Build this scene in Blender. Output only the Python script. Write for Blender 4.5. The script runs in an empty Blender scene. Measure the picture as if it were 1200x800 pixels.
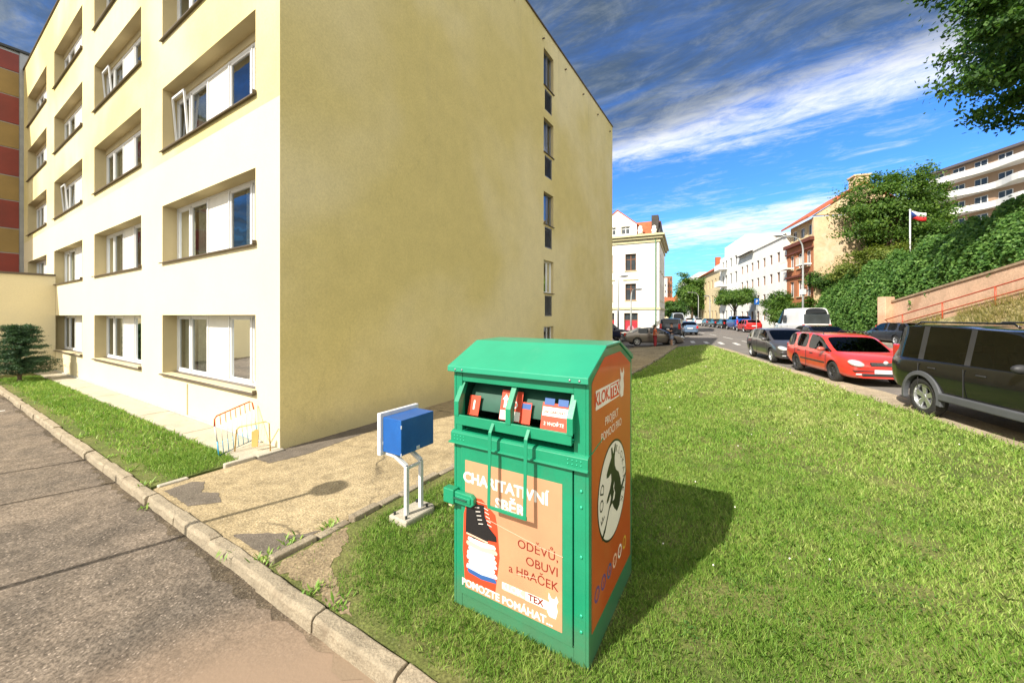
import bpy, bmesh, math, random
import numpy as np
from mathutils import Vector, Matrix
R = math.radians
random.seed(7); rng = np.random.default_rng(7)
scene = bpy.context.scene
col = scene.collection

# ------------------------------------------------------------ camera
cam_data = bpy.data.cameras.new("camera")
cam = bpy.data.objects.new("camera", cam_data); col.objects.link(cam)
cam.location = (0, 0, 2.4); cam.rotation_euler = (R(90), 0, 0)
cam_data.sensor_width = 36; cam_data.lens = 36 * 440 / 1200
cam_data.shift_y = -0.025
cam_data.clip_start = 0.05; cam_data.clip_end = 3000
scene.camera = cam

# ------------------------------------------------------------ sun and sky
SUN_EL, SUN_AZ = R(41), R(50)               # SUN_AZ: shadows fall towards (sin, cos)
sd = bpy.data.lights.new("sun", 'SUN'); sd.energy = 4.3; sd.angle = R(0.5); sd.color = (1, .93, .82)
sun = bpy.data.objects.new("sun", sd); col.objects.link(sun)
shadow_dir = Vector((math.sin(SUN_AZ) * math.cos(SUN_EL), math.cos(SUN_AZ) * math.cos(SUN_EL), -math.sin(SUN_EL)))
sun.rotation_euler = shadow_dir.to_track_quat('-Z', 'Y').to_euler()
world = bpy.data.worlds.new("World"); scene.world = world; world.use_nodes = True
wt = world.node_tree; wt.nodes.clear()

class NT:
    """small wrapper: n.math('ADD', a, b) etc. return sockets"""
    def __init__(s, tree): s.t = tree
    def node(s, typ, **kw):
        n = s.t.nodes.new(typ)
        for k, v in kw.items(): setattr(n, k, v)
        return n
    def put(s, sock, v):
        if v is None: return
        if isinstance(v, bpy.types.NodeSocket): s.t.links.new(v, sock)
        else:
            if sock.type == 'RGBA' and len(v) == 3: v = (*v, 1)
            sock.default_value = v
    def math(s, op, a, b=None, c=None, clamp=False):
        n = s.node('ShaderNodeMath', operation=op, use_clamp=clamp)
        for i, v in enumerate((a, b, c)): s.put(n.inputs[i], v)
        return n.outputs[0]
    def vmath(s, op, a, b=None):
        n = s.node('ShaderNodeVectorMath', operation=op)
        s.put(n.inputs[0], a); s.put(n.inputs[1], b)
        return n.outputs['Value' if op in ('DOT_PRODUCT', 'LENGTH', 'DISTANCE') else 'Vector']
    def comb(s, x, y, z):
        n = s.node('ShaderNodeCombineXYZ')
        for i, v in enumerate((x, y, z)): s.put(n.inputs[i], v)
        return n.outputs[0]
    def sep(s, v):
        n = s.node('ShaderNodeSeparateXYZ'); s.put(n.inputs[0], v); return n.outputs
    def noise(s, vec, scale, detail=4, rough=.55, dist=0, color=False):
        n = s.node('ShaderNodeTexNoise'); s.put(n.inputs['Vector'], vec)
        n.inputs['Scale'].default_value = scale; n.inputs['Detail'].default_value = detail
        n.inputs['Roughness'].default_value = rough; n.inputs['Distortion'].default_value = dist
        return n.outputs['Color' if color else 'Fac']
    def ramp(s, fac, stops, interp='LINEAR'):
        n = s.node('ShaderNodeValToRGB'); s.put(n.inputs[0], fac); r = n.color_ramp; r.interpolation = interp
        while len(r.elements) < len(stops): r.elements.new(.5)
        for e, (p, c) in zip(r.elements, stops):
            e.position = p; e.color = (*c, 1) if len(c) == 3 else c
        return n.outputs[0]
    def mr(s, v, a, b, c=0, d=1, smooth=False):
        n = s.node('ShaderNodeMapRange', interpolation_type='SMOOTHSTEP' if smooth else 'LINEAR')
        for i, x in enumerate((v, a, b, c, d)): s.put(n.inputs[i], x)
        return n.outputs[0]
    def mix(s, f, a, b, mode='MIX'):
        n = s.node('ShaderNodeMix', data_type='RGBA', blend_type=mode)
        s.put(n.inputs[0], f); s.put(n.inputs[6], a); s.put(n.inputs[7], b)
        return n.outputs[2]

W = NT(wt)
sky = W.node('ShaderNodeTexSky', sky_type='NISHITA')
sky.sun_disc = False; sky.sun_elevation = SUN_EL; sky.sun_rotation = math.pi + SUN_AZ
sky.air_density = 1.2; sky.dust_density = .6; sky.ozone_density = 2.0
tc = W.node('ShaderNodeTexCoord')
d = W.sep(tc.outputs['Generated'])
zz = W.math('MAXIMUM', d[2], 0.03)
px = W.math('DIVIDE', d[0], zz); py = W.math('DIVIDE', d[1], zz)
q = W.math('ADD', W.math('MULTIPLY', px, .637), W.math('MULTIPLY', py, .771))      # across the streaks
s_ = W.math('ADD', W.math('MULTIPLY', px, .771), W.math('MULTIPLY', py, -.637))    # along them
cvec = W.comb(W.math('MULTIPLY', s_, .55), W.math('MULTIPLY', q, 1.25), 0)
n1 = W.noise(cvec, 2.2, 10, .68, .9)
n2 = W.noise(W.comb(W.math('MULTIPLY', s_, .35), q, 3.0), 3.4, 10, .70, 1.3)
n3 = W.noise(W.comb(W.math('MULTIPLY', s_, .9), W.math('MULTIPLY', q, 1.3), 7.0), 4.5, 10, .7, .5)
qq = W.math('ADD', q, W.mr(W.noise(cvec, .9, 4, .5), 0, 1, -.35, .35))
band = W.math('MULTIPLY', W.mr(qq, 1.72, 2.0, 0, 1, True), W.mr(qq, 2.15, 2.75, 1, 0, True))
band = W.math('MULTIPLY', band, W.mr(s_, -1.9, -.9, 0, 1, True))
band2 = W.math('MULTIPLY', W.mr(qq, 3.9, 4.4, 0, 1, True), W.mr(qq, 5.0, 6.5, 1, 0, True))
cov = W.math('ADD', W.math('MULTIPLY', band, .19), W.math('MULTIPLY', band2, .18))
wisp = W.mr(W.math('ADD', W.math('MULTIPLY_ADD', n3, .45, W.math('MULTIPLY_ADD', n2, .20, W.math('MULTIPLY', n1, .35))), cov), .49, .80, 0, 1, True)
wisp = W.math('MULTIPLY', wisp, .8)
darkm = W.math('MULTIPLY', W.mr(qq, 1.75, 2.3, 1, 0, True), W.mr(W.math('MULTIPLY_ADD', n1, .6, W.math('MULTIPLY', n2, .4)), .30, .62, .45, 1, True))
skyc = W.mix(1.0, sky.outputs[0], (.22, .50, .98), 'MULTIPLY')
# thin bright air low over the street
low = W.mr(d[2], .02, .30, 1, 0, True)
skyc = W.mix(W.math('MULTIPLY', low, .75), skyc, (1.6, 4.6, 5.1))
c1 = W.mix(wisp, skyc, (4.9, 4.85, 4.6))
dk = W.ramp(W.math('MULTIPLY_ADD', n2, .45, W.math('MULTIPLY', n3, .55)), [(.32, (.20, .31, .44)), (.48, (.38, .54, .70)), (.61, (.80, .98, 1.12)), (.76, (2.0, 2.1, 2.2))])
c2 = W.mix(W.math('MULTIPLY', darkm, .9), c1, dk)
# unseen bright cloud added behind the camera, soft fill for shaded walls
bk = W.math('MULTIPLY', W.mr(d[1], -.05, -.45, 0, 1, True), W.mr(n1, .30, .52, .45, .95, True))
bk = W.math('MULTIPLY', bk, W.mr(d[2], .0, .1, 0, 1, True))
c2 = W.mix(bk, c2, (7.6, 7.2, 6.3))
bg = W.node('ShaderNodeBackground'); W.put(bg.inputs[0], c2); bg.inputs[1].default_value = .15
wo = W.node('ShaderNodeOutputWorld'); wt.links.new(bg.outputs[0], wo.inputs[0])
scene.view_settings.view_transform = 'Standard'; scene.view_settings.look = 'None'
scene.view_settings.exposure = 0.85; scene.view_settings.gamma = 1
scene.view_settings.use_curve_mapping = False

# ------------------------------------------------------------ helpers
def tag(o, label=None, cat=None, group=None, kind=None):
    if label: o['label'] = label
    if cat: o['category'] = cat
    if group: o['group'] = group
    if kind: o['kind'] = kind
    return o
def thing(name, label, cat, loc=(0, 0, 0), rz=0, group=None):
    o = bpy.data.objects.new(name, None); col.objects.link(o); o.empty_display_size = .2
    o.location = loc; o.rotation_euler = (0, 0, rz)
    return tag(o, label, cat, group)
class MB:
    def __init__(s): s.v = []; s.f = []; s.m = []
    def add(s, vs, fs, mi=0, M=None):
        b = len(s.v)
        s.v += [tuple(M @ Vector(p)) if M is not None else tuple(p) for p in vs]
        s.f += [tuple(i + b for i in f) for f in fs]; s.m += [mi] * len(fs)
        return s
    def box(s, a, b, mi=0, M=None):
        x0, y0, z0 = a; x1, y1, z1 = b
        vs = [(x0,y0,z0),(x1,y0,z0),(x1,y1,z0),(x0,y1,z0),(x0,y0,z1),(x1,y0,z1),(x1,y1,z1),(x0,y1,z1)]
        return s.add(vs, [(0,3,2,1),(4,5,6,7),(0,1,5,4),(1,2,6,5),(2,3,7,6),(3,0,4,7)], mi, M)
    def prism(s, pts, axis, a, b, mi=0, M=None):
        """2-D outline extruded along axis 'x' 'y' or 'z' from a to b"""
        def p3(p, t): return {'x': (t, p[0], p[1]), 'y': (p[0], t, p[1]), 'z': (p[0], p[1], t)}[axis]
        n = len(pts); vs = [p3(p, a) for p in pts] + [p3(p, b) for p in pts]
        fs = [tuple(range(n))[::-1], tuple(range(n, 2 * n))] + [(i, (i + 1) % n, n + (i + 1) % n, n + i) for i in range(n)]
        return s.add(vs, fs, mi, M)
    def tube(s, pts, r, n=8, mi=0, caps=True, M=None):
        pts = [Vector(p) for p in pts]; rs = r if isinstance(r, (list, tuple)) else [r] * len(pts)
        vs = []; ref = None
        for i, p in enumerate(pts):
            t = (pts[min(i + 1, len(pts) - 1)] - pts[max(i - 1, 0)]).normalized()
            if ref is None: ref = Vector((0, 0, 1)) if abs(t.z) < .9 else Vector((1, 0, 0))
            u = t.cross(ref).normalized(); w = t.cross(u).normalized(); ref = -w if False else ref
            vs += [p + (u * math.cos(2 * math.pi * k / n) + w * math.sin(2 * math.pi * k / n)) * rs[i] for k in range(n)]
        fs = [(i * n + k, i * n + (k + 1) % n, (i + 1) * n + (k + 1) % n, (i + 1) * n + k) for i in range(len(pts) - 1) for k in range(n)]
        if caps: fs += [tuple(range(n))[::-1], tuple(range((len(pts) - 1) * n, len(pts) * n))]
        return s.add(vs, fs, mi, M)
    def lathe(s, prof, n=24, axis='y', mi=0, M=None, closed=False):
        """profile (radius, along) turned round an axis"""
        vs = []
        for r, a in prof:
            for k in range(n):
                c, q_ = r * math.cos(2 * math.pi * k / n), r * math.sin(2 * math.pi * k / n)
                vs.append({'y': (c, a, q_), 'z': (c, q_, a), 'x': (a, c, q_)}[axis])
        m = len(prof); fs = []
        for i in range(m if closed else m - 1):
            j = (i + 1) % m
            fs += [(i * n + k, i * n + (k + 1) % n, j * n + (k + 1) % n, j * n + k) for k in range(n)]
        return s.add(vs, fs, mi, M)
    def sphere(s, c, r, nu=12, nv=8, mi=0, M=None):
        rx, ry, rz = r if isinstance(r, (tuple, list)) else (r, r, r)
        vs = []
        for j in range(nv + 1):
            t = math.pi * j / nv
            for i in range(nu):
                p = 2 * math.pi * i / nu
                vs.append((c[0] + rx * math.sin(t) * math.cos(p), c[1] + ry * math.sin(t) * math.sin(p), c[2] + rz * math.cos(t)))
        fs = [(j * nu + i, (j + 1) * nu + i, (j + 1) * nu + (i + 1) % nu, j * nu + (i + 1) % nu) for j in range(nv) for i in range(nu)]
        return s.add(vs, fs, mi, M)
    def build(s, name, mats, parent=None, smooth=False, bevel=0, seg=2, fix=True):
        me = bpy.data.meshes.new(name); me.from_pydata(s.v, [], s.f)
        if not isinstance(mats, (list, tuple)): mats = [mats]
        for m in mats: me.materials.append(m)
        me.polygons.foreach_set('material_index', s.m)
        if fix:
            bm = bmesh.new(); bm.from_mesh(me); bmesh.ops.recalc_face_normals(bm, faces=bm.faces); bm.to_mesh(me); bm.free()
        if smooth: me.polygons.foreach_set('use_smooth', [True] * len(me.polygons))
        me.update()
        o = bpy.data.objects.new(name, me); col.objects.link(o)
        if parent: o.parent = parent
        if bevel:
            b = o.modifiers.new('bevel', 'BEVEL'); b.width = bevel; b.segments = seg; b.limit_method = 'ANGLE'; b.angle_limit = R(35)
            if smooth is False: pass
        return o
def np_mesh(name, verts, nper, mat, parent=None):
    """many separate polygons with nper corners each, from a numpy array"""
    n = len(verts); me = bpy.data.meshes.new(name); k = n // nper
    me.vertices.add(n); me.vertices.foreach_set('co', verts.astype(np.float32).ravel())
    me.loops.add(n); me.loops.foreach_set('vertex_index', np.arange(n, dtype=np.int32))
    me.polygons.add(k); me.polygons.foreach_set('loop_start', np.arange(0, n, nper, dtype=np.int32))
    me.polygons.foreach_set('loop_total', np.full(k, nper, dtype=np.int32))
    me.materials.append(mat); me.update(calc_edges=True)
    o = bpy.data.objects.new(name, me); col.objects.link(o)
    if parent: o.parent = parent
    return o
def copy_tree(o, parent=None):
    c = o.copy(); col.objects.link(c); c.parent = parent
    for ch in [x for x in o.children]: copy_tree(ch, c)
    return c

# ------------------------------------------------------------ materials
def mat(name, color, rough=.6, metal=0, var=.12, vscale=3.0, bump=0, bscale=40, spec=.5, coat=0, dirt=None, dscale=1.2, damt=.5, fine=0, fscale=60, coords='pos'):
    m = bpy.data.materials.new(name); m.use_nodes = True; t = m.node_tree
    b = t.nodes['Principled BSDF']; n = NT(t)
    if coords == 'pos': vec = n.node('ShaderNodeNewGeometry').outputs['Position']
    else: vec = n.node('ShaderNodeTexCoord').outputs['Object']
    c = (*color, 1)
    out = c
    if var:
        nz = n.noise(vec, vscale, 5, .6)
        lo = tuple(max(0, x * (1 - var)) for x in color); hi = tuple(min(1, x * (1 + var)) for x in color)
        out = n.ramp(nz, [(.3, lo), (.7, hi)])
    if fine:
        nf = n.noise(vec, fscale, 3, .7)
        g = n.mr(nf, .3, .7, 1 - fine, 1 + fine)
        out = n.mix(1.0, out, n.comb(g, g, g), 'MULTIPLY')
    if dirt:
        dz = n.mr(n.noise(vec, dscale, 7, .68, .4), .52, .72, 0, damt, True)
        out = n.mix(dz, out, (*dirt, 1))
    n.put(b.inputs['Base Color'], out)
    b.inputs['Roughness'].default_value = rough; b.inputs['Metallic'].default_value = metal
    b.inputs['Specular IOR Level'].default_value = spec
    b.inputs['Coat Weight'].default_value = coat; b.inputs['Coat Roughness'].default_value = .06
    if bump:
        bn = n.node('ShaderNodeBump'); bn.inputs['Strength'].default_value = bump; bn.inputs['Distance'].default_value = .02
        n.put(bn.inputs['Height'], n.noise(vec, bscale, 6, .65)); t.links.new(bn.outputs[0], b.inputs['Normal'])
    return m
def splash(m, c, z0, z1, sc=6):
    """dust thrown up on to the lower part of a thing"""
    t = m.node_tree; n = NT(t); b = t.nodes['Principled BSDF']; pos = n.node('ShaderNodeTexCoord').outputs['Object']
    old = b.inputs['Base Color'].links[0].from_socket; z = n.sep(pos)[2]
    f = n.mr(n.math('ADD', z, n.math('MULTIPLY', n.noise(pos, sc, 6, .7), -z1)), z0 - z1 * .5, z1 * .5, .5, 0, True)
    sc_ = n.math('GREATER_THAN', n.noise(n.comb(n.sep(pos)[0], n.sep(pos)[1], n.math('MULTIPLY', z, 6)), 16, 3, .8), .73)
    f = n.math('MAXIMUM', f, n.math('MULTIPLY', sc_, .35))
    n.put(b.inputs['Base Color'], n.mix(f, old, c)); return m
def glass_mat(name, tint=(.5, .55, .55), refl=.22, rough=.03, fk=.8):
    m = bpy.data.materials.new(name); m.use_nodes = True; t = m.node_tree; n = NT(t)
    t.nodes.remove(t.nodes['Principled BSDF']); out = t.nodes['Material Output']
    tr = n.node('ShaderNodeBsdfTransparent'); n.put(tr.inputs[0], tint)
    gl = n.node('ShaderNodeBsdfGlossy'); gl.inputs['Roughness'].default_value = rough; n.put(gl.inputs[0], (.9, .95, 1))
    vec = n.node('ShaderNodeNewGeometry').outputs['Position']
    bn = n.node('ShaderNodeBump'); bn.inputs['Strength'].default_value = .15; bn.inputs['Distance'].default_value = .02
    n.put(bn.inputs['Height'], n.noise(vec, 1.6, 2)); t.links.new(bn.outputs[0], gl.inputs['Normal'])
    fr = n.node('ShaderNodeLayerWeight'); fr.inputs[0].default_value = .35
    f = n.math('MULTIPLY_ADD', fr.outputs['Fresnel'], fk, refl, True)
    mx = n.node('ShaderNodeMixShader'); n.put(mx.inputs[0], f); t.links.new(tr.outputs[0], mx.inputs[1]); t.links.new(gl.outputs[0], mx.inputs[2])
    t.links.new(mx.outputs[0], out.inputs[0]); return m
def leaf_mat(name, cols, trans=.35, clump=.7, rough=.55):
    """cols: dark, mid, light; tone differs per leaf and in large clumps"""
    m = bpy.data.materials.new(name); m.use_nodes = True; t = m.node_tree; n = NT(t); b = t.nodes['Principled BSDF']
    g = n.node('ShaderNodeNewGeometry')
    f = n.math('ADD', n.math('MULTIPLY', g.outputs['Random Per Island'], .55), n.math('MULTIPLY', n.noise(g.outputs['Position'], clump, 4, .6), .9))
    c = n.ramp(n.math('MULTIPLY', f, .75), [(.25, cols[0]), (.5, cols[1]), (.8, cols[2])])
    n.put(b.inputs['Base Color'], c); b.inputs['Roughness'].default_value = rough; b.inputs['Specular IOR Level'].default_value = .3
    tl = n.node('ShaderNodeBsdfTranslucent'); n.put(tl.inputs[0], n.mix(1, c, (1.3, 1.5, .5, 1), 'MULTIPLY'))
    mx = n.node('ShaderNodeMixShader'); mx.inputs[0].default_value = trans
    t.links.new(b.outputs[0], mx.inputs[1]); t.links.new(tl.outputs[0], mx.inputs[2])
    t.links.new(mx.outputs[0], t.nodes['Material Output'].inputs[0]); return m

M_ = {}
def stucco(name, pale, ochre, dirtc):
    m = mat(name, pale, .92, var=0, bump=.5, bscale=55); t = m.node_tree; n = NT(t); b = t.nodes['Principled BSDF']
    g = n.node('ShaderNodeNewGeometry'); pos = g.outputs['Position']; p = n.sep(pos)
    tone = n.mr(n.noise(pos, .16, 3, .5, .3), .38, .62, 0, 1, True)
    c = n.mix(tone, pale, ochre)
    stv = n.noise(n.comb(n.math('MULTIPLY', p[0], 2.2), n.math('MULTIPLY', p[1], 2.2), n.math('MULTIPLY', p[2], .09)), 1.0, 5, .65)
    streak = n.math('MULTIPLY', n.mr(stv, .54, .72, 0, .34, True), n.mr(n.math('ADD', p[2], n.math('MULTIPLY', stv, 3)), 10, 16, .35, 1))
    c = n.mix(streak, c, dirtc)
    grn = n.mr(n.noise(pos, 24, 4, .7), .3, .7, .90, 1.10); mid = n.mr(n.noise(pos, 2.1, 5, .6), .3, .7, .95, 1.05); gg_ = n.math('MULTIPLY', grn, mid)
    c = n.mix(1, c, n.comb(gg_, gg_, gg_), 'MULTIPLY')
    base = n.mr(n.math('ADD', p[2], n.math('MULTIPLY', n.noise(pos, 5, 5, .7), -.7)), -.25, .35, .6, 0, True)
    c = n.mix(base, c, dirtc)
    vc = n.node('ShaderNodeTexVoronoi', feature='DISTANCE_TO_EDGE'); vc.inputs['Scale'].default_value = .22
    n.put(vc.inputs['Vector'], n.vmath('ADD', pos, n.vmath('MULTIPLY', n.noise(pos, 1.3, 6, .7, color=True), (1.2, 1.2, 1.2))))
    ck = n.math('MULTIPLY', n.mr(vc.outputs['Distance'], .0, .004, .18, 0), n.mr(n.noise(pos, .35, 2), .5, .56, 0, 1))
    c = n.mix(ck, c, tuple(v * .45 for v in dirtc))
    n.put(b.inputs['Base Color'], c); return m
M_['stucco'] = stucco('yellow_stucco', (.72, .635, .37), (.63, .535, .225), (.46, .40, .22))
M_['stucco_lightened'] = mat('lightened_stucco', (.74, .65, .42), .9, var=.04, vscale=.5, bump=.4, bscale=60, dirt=(.62, .56, .40), dscale=.5, damt=.25, fine=.05, fscale=26)  # glare on the block's lower storeys put into the colour; wing shares it
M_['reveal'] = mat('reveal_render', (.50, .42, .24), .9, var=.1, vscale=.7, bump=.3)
M_['white_frame'] = mat('white_window_plastic', (.75, .76, .76), .35, var=.03)
M_['panel_white'] = mat('white_infill_panel', (.74, .72, .66), .5, var=.05)
M_['glass'] = glass_mat('window_glass', (.62, .66, .64), .16)
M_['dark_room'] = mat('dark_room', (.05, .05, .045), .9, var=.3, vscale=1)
M_['curtain'] = mat('lace_curtain', (.62, .60, .46), .9, var=.2, vscale=5, bump=.5, bscale=14, fine=.2, fscale=30)
M_['sill'] = mat('brown_sill_metal', (.10, .075, .05), .45, var=.1)
M_['concrete'] = mat('concrete', (.42, .38, .30), .9, var=.15, vscale=2, bump=.5, dirt=(.2, .17, .12), dscale=2.0, damt=.5, fine=.2, fscale=70)
M_['kerb'] = mat('kerb_stone', (.30, .25, .175), .9, var=.2, vscale=4, bump=.9, bscale=30, dirt=(.17, .125, .08), dscale=3, damt=.7, fine=.25, fscale=60)
M_['grey_metal'] = mat('grey_metal', (.30, .31, .32), .4, .7, var=.1)
M_['galv'] = mat('galvanised_pole', (.48, .50, .50), .45, .4, var=.1)
M_['dark_metal'] = mat('dark_metal', (.04, .045, .05), .45, .3, var=.1)
M_['rubber'] = mat('rubber', (.022, .022, .022), .8, var=.3, vscale=20, bump=.4, bscale=60, dirt=(.10, .09, .07), dscale=9, damt=.5)
M_['black_plastic'] = mat('black_plastic', (.03, .03, .032), .55, var=.1)
M_['car_glass'] = glass_mat('car_glass', (.06, .07, .07), .02, .01, .5)
M_['alloy'] = mat('alloy', (.55, .56, .58), .3, .8, var=.08)
M_['steel_rim'] = mat('dark_rim', (.05, .05, .055), .5, .5, var=.1)
M_['lamp'] = mat('headlamp_lens', (.75, .78, .80), .08, .35, var=.1, vscale=20, coat=1)
M_['red_lens'] = mat('red_lens', (.55, .02, .015), .12, var=.1, coat=1)
M_['amber'] = mat('amber_lens', (.8, .22, .02), .15, var=.1, coat=1)
M_['plate'] = mat('plate', (.70, .70, .72), .5, var=.15, vscale=30)
M_['seat'] = mat('beige_seat', (.42, .38, .30), .9, var=.1)
M_['bark'] = mat('bark', (.12, .085, .055), .95, var=.3, vscale=9, bump=1, bscale=22)
M_['wood'] = mat('brown_window_wood', (.26, .10, .04), .5, var=.15)
M_['dark_glass'] = mat('far_window_glass', (.045, .055, .065), .06, var=.3, vscale=1.5, spec=.9)
M_['white_wall'] = mat('white_render', (.84, .82, .76), .9, var=.06, vscale=.4, bump=.2, dirt=(.55, .52, .45), dscale=.6, damt=.3)
M_['roof_tile'] = mat('red_tiles', (.42, .11, .045), .85, var=.25, vscale=3, bump=.5, bscale=12)
M_['roof_dark'] = mat('dark_roofing', (.055, .045, .04), .8, var=.2)
M_['trim'] = mat('cream_trim', (.55, .50, .30), .8, var=.08)

def f_ground(t):
    if t < 1: return 0.0
    if t < 6.2:
        k = (t - 1) / 5.2; return .40 * k * k * (3 - 2 * k)
    return .40 + min(t - 6.2, 11.8) / 11.8 * .2
def TT(x, y): return x - .29 * y
def gz(x, y): return f_ground(TT(x, y))
def S(t, Y): return (t + .29 * Y, Y)
def P(u, Y, z=None, v=None):
    x = (u - 600) / 440 * Y
    if v is not None: z = 2.4 - (v - 370) / 440 * Y
    return Vector((x, Y, gz(x, Y) if z is None else z))
C0 = Vector((-4.16, 6.73, 0)); ax = Vector((.853, -.5225, 0)).normalized(); bx = Vector((-ax.y, ax.x, 0))
ROT = math.atan2(ax.y, ax.x)
def AB(A, B, z=0): return C0 - ax * A + bx * B + Vector((0, 0, z))   # A leftwards along the facade, B along the gable

TL = [1 + .26 * i for i in range(21)] + [18.0]
def sheet(name, poly, dz, m, label=None, kind='structure', disp=None, skirt=0):
    """flat polygon laid on the sloping ground, split where the slope bends"""
    bm = bmesh.new(); vs = [bm.verts.new((p[0], p[1], 0)) for p in poly]; bm.faces.new(vs)
    nrm = Vector((1, -.29, 0)).normalized()
    for t in TL:
        bmesh.ops.bisect_plane(bm, geom=bm.verts[:] + bm.edges[:] + bm.faces[:], plane_co=(t, 0, 0), plane_no=nrm)
    if skirt:
        be = [e for e in bm.edges if len(e.link_faces) == 1]
    for v in bm.verts: v.co.z = gz(v.co.x, v.co.y) + dz
    if skirt:
        r = bmesh.ops.extrude_edge_only(bm, edges=be)
        for v in [g for g in r['geom'] if isinstance(g, bmesh.types.BMVert)]: v.co.z -= skirt
    bmesh.ops.recalc_face_normals(bm, faces=bm.faces)
    me = bpy.data.meshes.new(name); bm.to_mesh(me); bm.free(); me.materials.append(m)
    up = sum(p.normal.z * p.area for p in me.polygons)
    if up < 0: me.flip_normals()
    o = bpy.data.objects.new(name, me); col.objects.link(o); o['kind'] = kind
    return o

# ------------------------------------------------------------ ground
def ground_mat(name, base, alt, grain=120, var=.25, speck=(.5, .45, .35), sp=.25, rough=.95, crack=None, fade=None, bump=.6):
    m = bpy.data.materials.new(name); m.use_nodes = True; t = m.node_tree; n = NT(t); b = t.nodes['Principled BSDF']
    pos = n.node('ShaderNodeNewGeometry').outputs['Position']
    big = n.mr(n.noise(pos, .7, 6, .6, .3), .35, .65, 0, 1, True)
    c = n.mix(big, base, alt)
    mid = n.mr(n.noise(pos, 6, 5, .7), .3, .7, 1 - var, 1 + var)
    gr = n.mr(n.noise(pos, grain, 2, .6), .25, .75, 1 - var * 1.6, 1 + var * 1.6)
    vo = n.node('ShaderNodeTexVoronoi'); n.put(vo.inputs['Vector'], pos); vo.inputs['Scale'].default_value = grain * .8
    spk = n.math('LESS_THAN', vo.outputs['Distance'], .25)
    spk = n.math('MULTIPLY', spk, n.math('GREATER_THAN', n.sep(vo.outputs['Color'])[0], .6))
    f = n.math('MULTIPLY', mid, gr); hb_ = gr
    if fade is not None:      # added smooth tan area: grain dies out
        dist = n.vmath('DISTANCE', pos, fade[0])
        dist = n.math('ADD', dist, n.mr(n.noise(pos, 1.2, 3), 0, 1, -.35, .35))
        fd = n.mr(dist, fade[1], fade[2], 1, 0, True)
        f = n.mix(fd, n.comb(f, f, f), (1, 1, 1)); f = n.sep(f)[0]
        spk = n.math('MULTIPLY', spk, n.math('SUBTRACT', 1, fd))
        c = n.mix(fd, c, fade[3]); hb_ = n.math('MULTIPLY', gr, n.math('SUBTRACT', 1, n.math('MULTIPLY', fd, .85)))
    c = n.mix(1, c, n.comb(f, f, f), 'MULTIPLY')
    c = n.mix(n.math('MULTIPLY', spk, sp), c, speck)
    if crack:
        vc = n.node('ShaderNodeTexVoronoi', feature='DISTANCE_TO_EDGE'); vc.inputs['Scale'].default_value = crack
        n.put(vc.inputs['Vector'], n.vmath('ADD', pos, n.vmath('MULTIPLY', n.noise(pos, 2.5, 4, color=True), (.5, .5, 0))))
        ck = n.mr(vc.outputs['Distance'], .0, .012, .8, 0)
        ck = n.math('MULTIPLY', ck, n.mr(n.noise(pos, .6, 2), .5, .6, 0, 1))
        c = n.mix(ck, c, (.02, .018, .015))
    n.put(b.inputs['Base Color'], c); b.inputs['Roughness'].default_value = rough; b.inputs['Specular IOR Level'].default_value = .25
    bn = n.node('ShaderNodeBump'); bn.inputs['Strength'].default_value = bump; bn.inputs['Distance'].default_value = .01
    n.put(bn.inputs['Height'], hb_); t.links.new(bn.outputs[0], b.inputs['Normal'])
    return m
M_['far_ground'] = ground_mat('pavement_ground', (.16, .15, .14), (.20, .185, .16), 60)
M_['asphalt_left'] = ground_mat('worn_asphalt', (.115, .095, .075), (.185, .148, .112), 38, .34, (.55, .45, .36), .4, crack=None, fade=((-.9, 1.0, -.1), 1.75, 2.9, (.27, .195, .135)))
M_['path'] = ground_mat('gravelly_asphalt', (.30, .235, .135), (.40, .315, .185), 42, .3, (.7, .6, .42), .5, crack=.35)
M_['patch'] = ground_mat('dark_asphalt_patch', (.13, .11, .085), (.17, .14, .11), 60, .2)
M_['street'] = ground_mat('street_asphalt', (.17, .155, .14), (.20, .18, .16), 40, .15)
M_['verge'] = ground_mat('dusty_verge', (.36, .29, .20), (.42, .35, .25), 50, .25)
M_['gutter'] = ground_mat('gutter_grit', (.075, .06, .042), (.13, .10, .065), 50, .4, sp=.3, fade=((-.9, 1.0, 0), 1.6, 2.6, (.25, .185, .125)))
M_['soil'] = ground_mat('lawn_soil', (.085, .115, .025), (.15, .15, .05), 40, .3, sp=.1)
M_['dirt'] = ground_mat('bare_dirt', (.20, .15, .09), (.26, .2, .12), 40, .3, sp=.2, fade=((-.9, 1.0, 0), 1.6, 2.5, (.25, .185, .115)))

big = [(-600, -600), (1500, -600), (1500, 1500), (-600, 1500)]
sheet('ground', big, -.13, M_['far_ground'])
def pab(*ab): return [AB(a, b)[:2] for a, b in ab]
sheet('asphalt', pab((-60, -40), (45, -40), (45, -1.85), (-60, -1.85)), -.10, M_['asphalt_left'])
LAWN = pab((-3.2, -1.72), (-3.2, 24.3)) + [S(5.9, 25.6), S(6.05, 20), S(6.0, 12), S(6.0, 4), S(6.0, -8), S(6, -14)] + pab((-22, -1.72))
sheet('lawn_ground', LAWN, 0.0, M_['soil'], skirt=.12)
sheet('footpath', pab((-3.1, -1.72), (-.1, -1.72), (-.1, 0), (0.0, 0), (0, 26), (-3.1, 26)), 0.0, M_['path'], skirt=.12)
sheet('grass_strip_ground', pab((.02, -1.72), (30, -1.72), (30, -.62), (.02, -.62)), -.004, M_['soil'], skirt=.1)
ap = MB()
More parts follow.
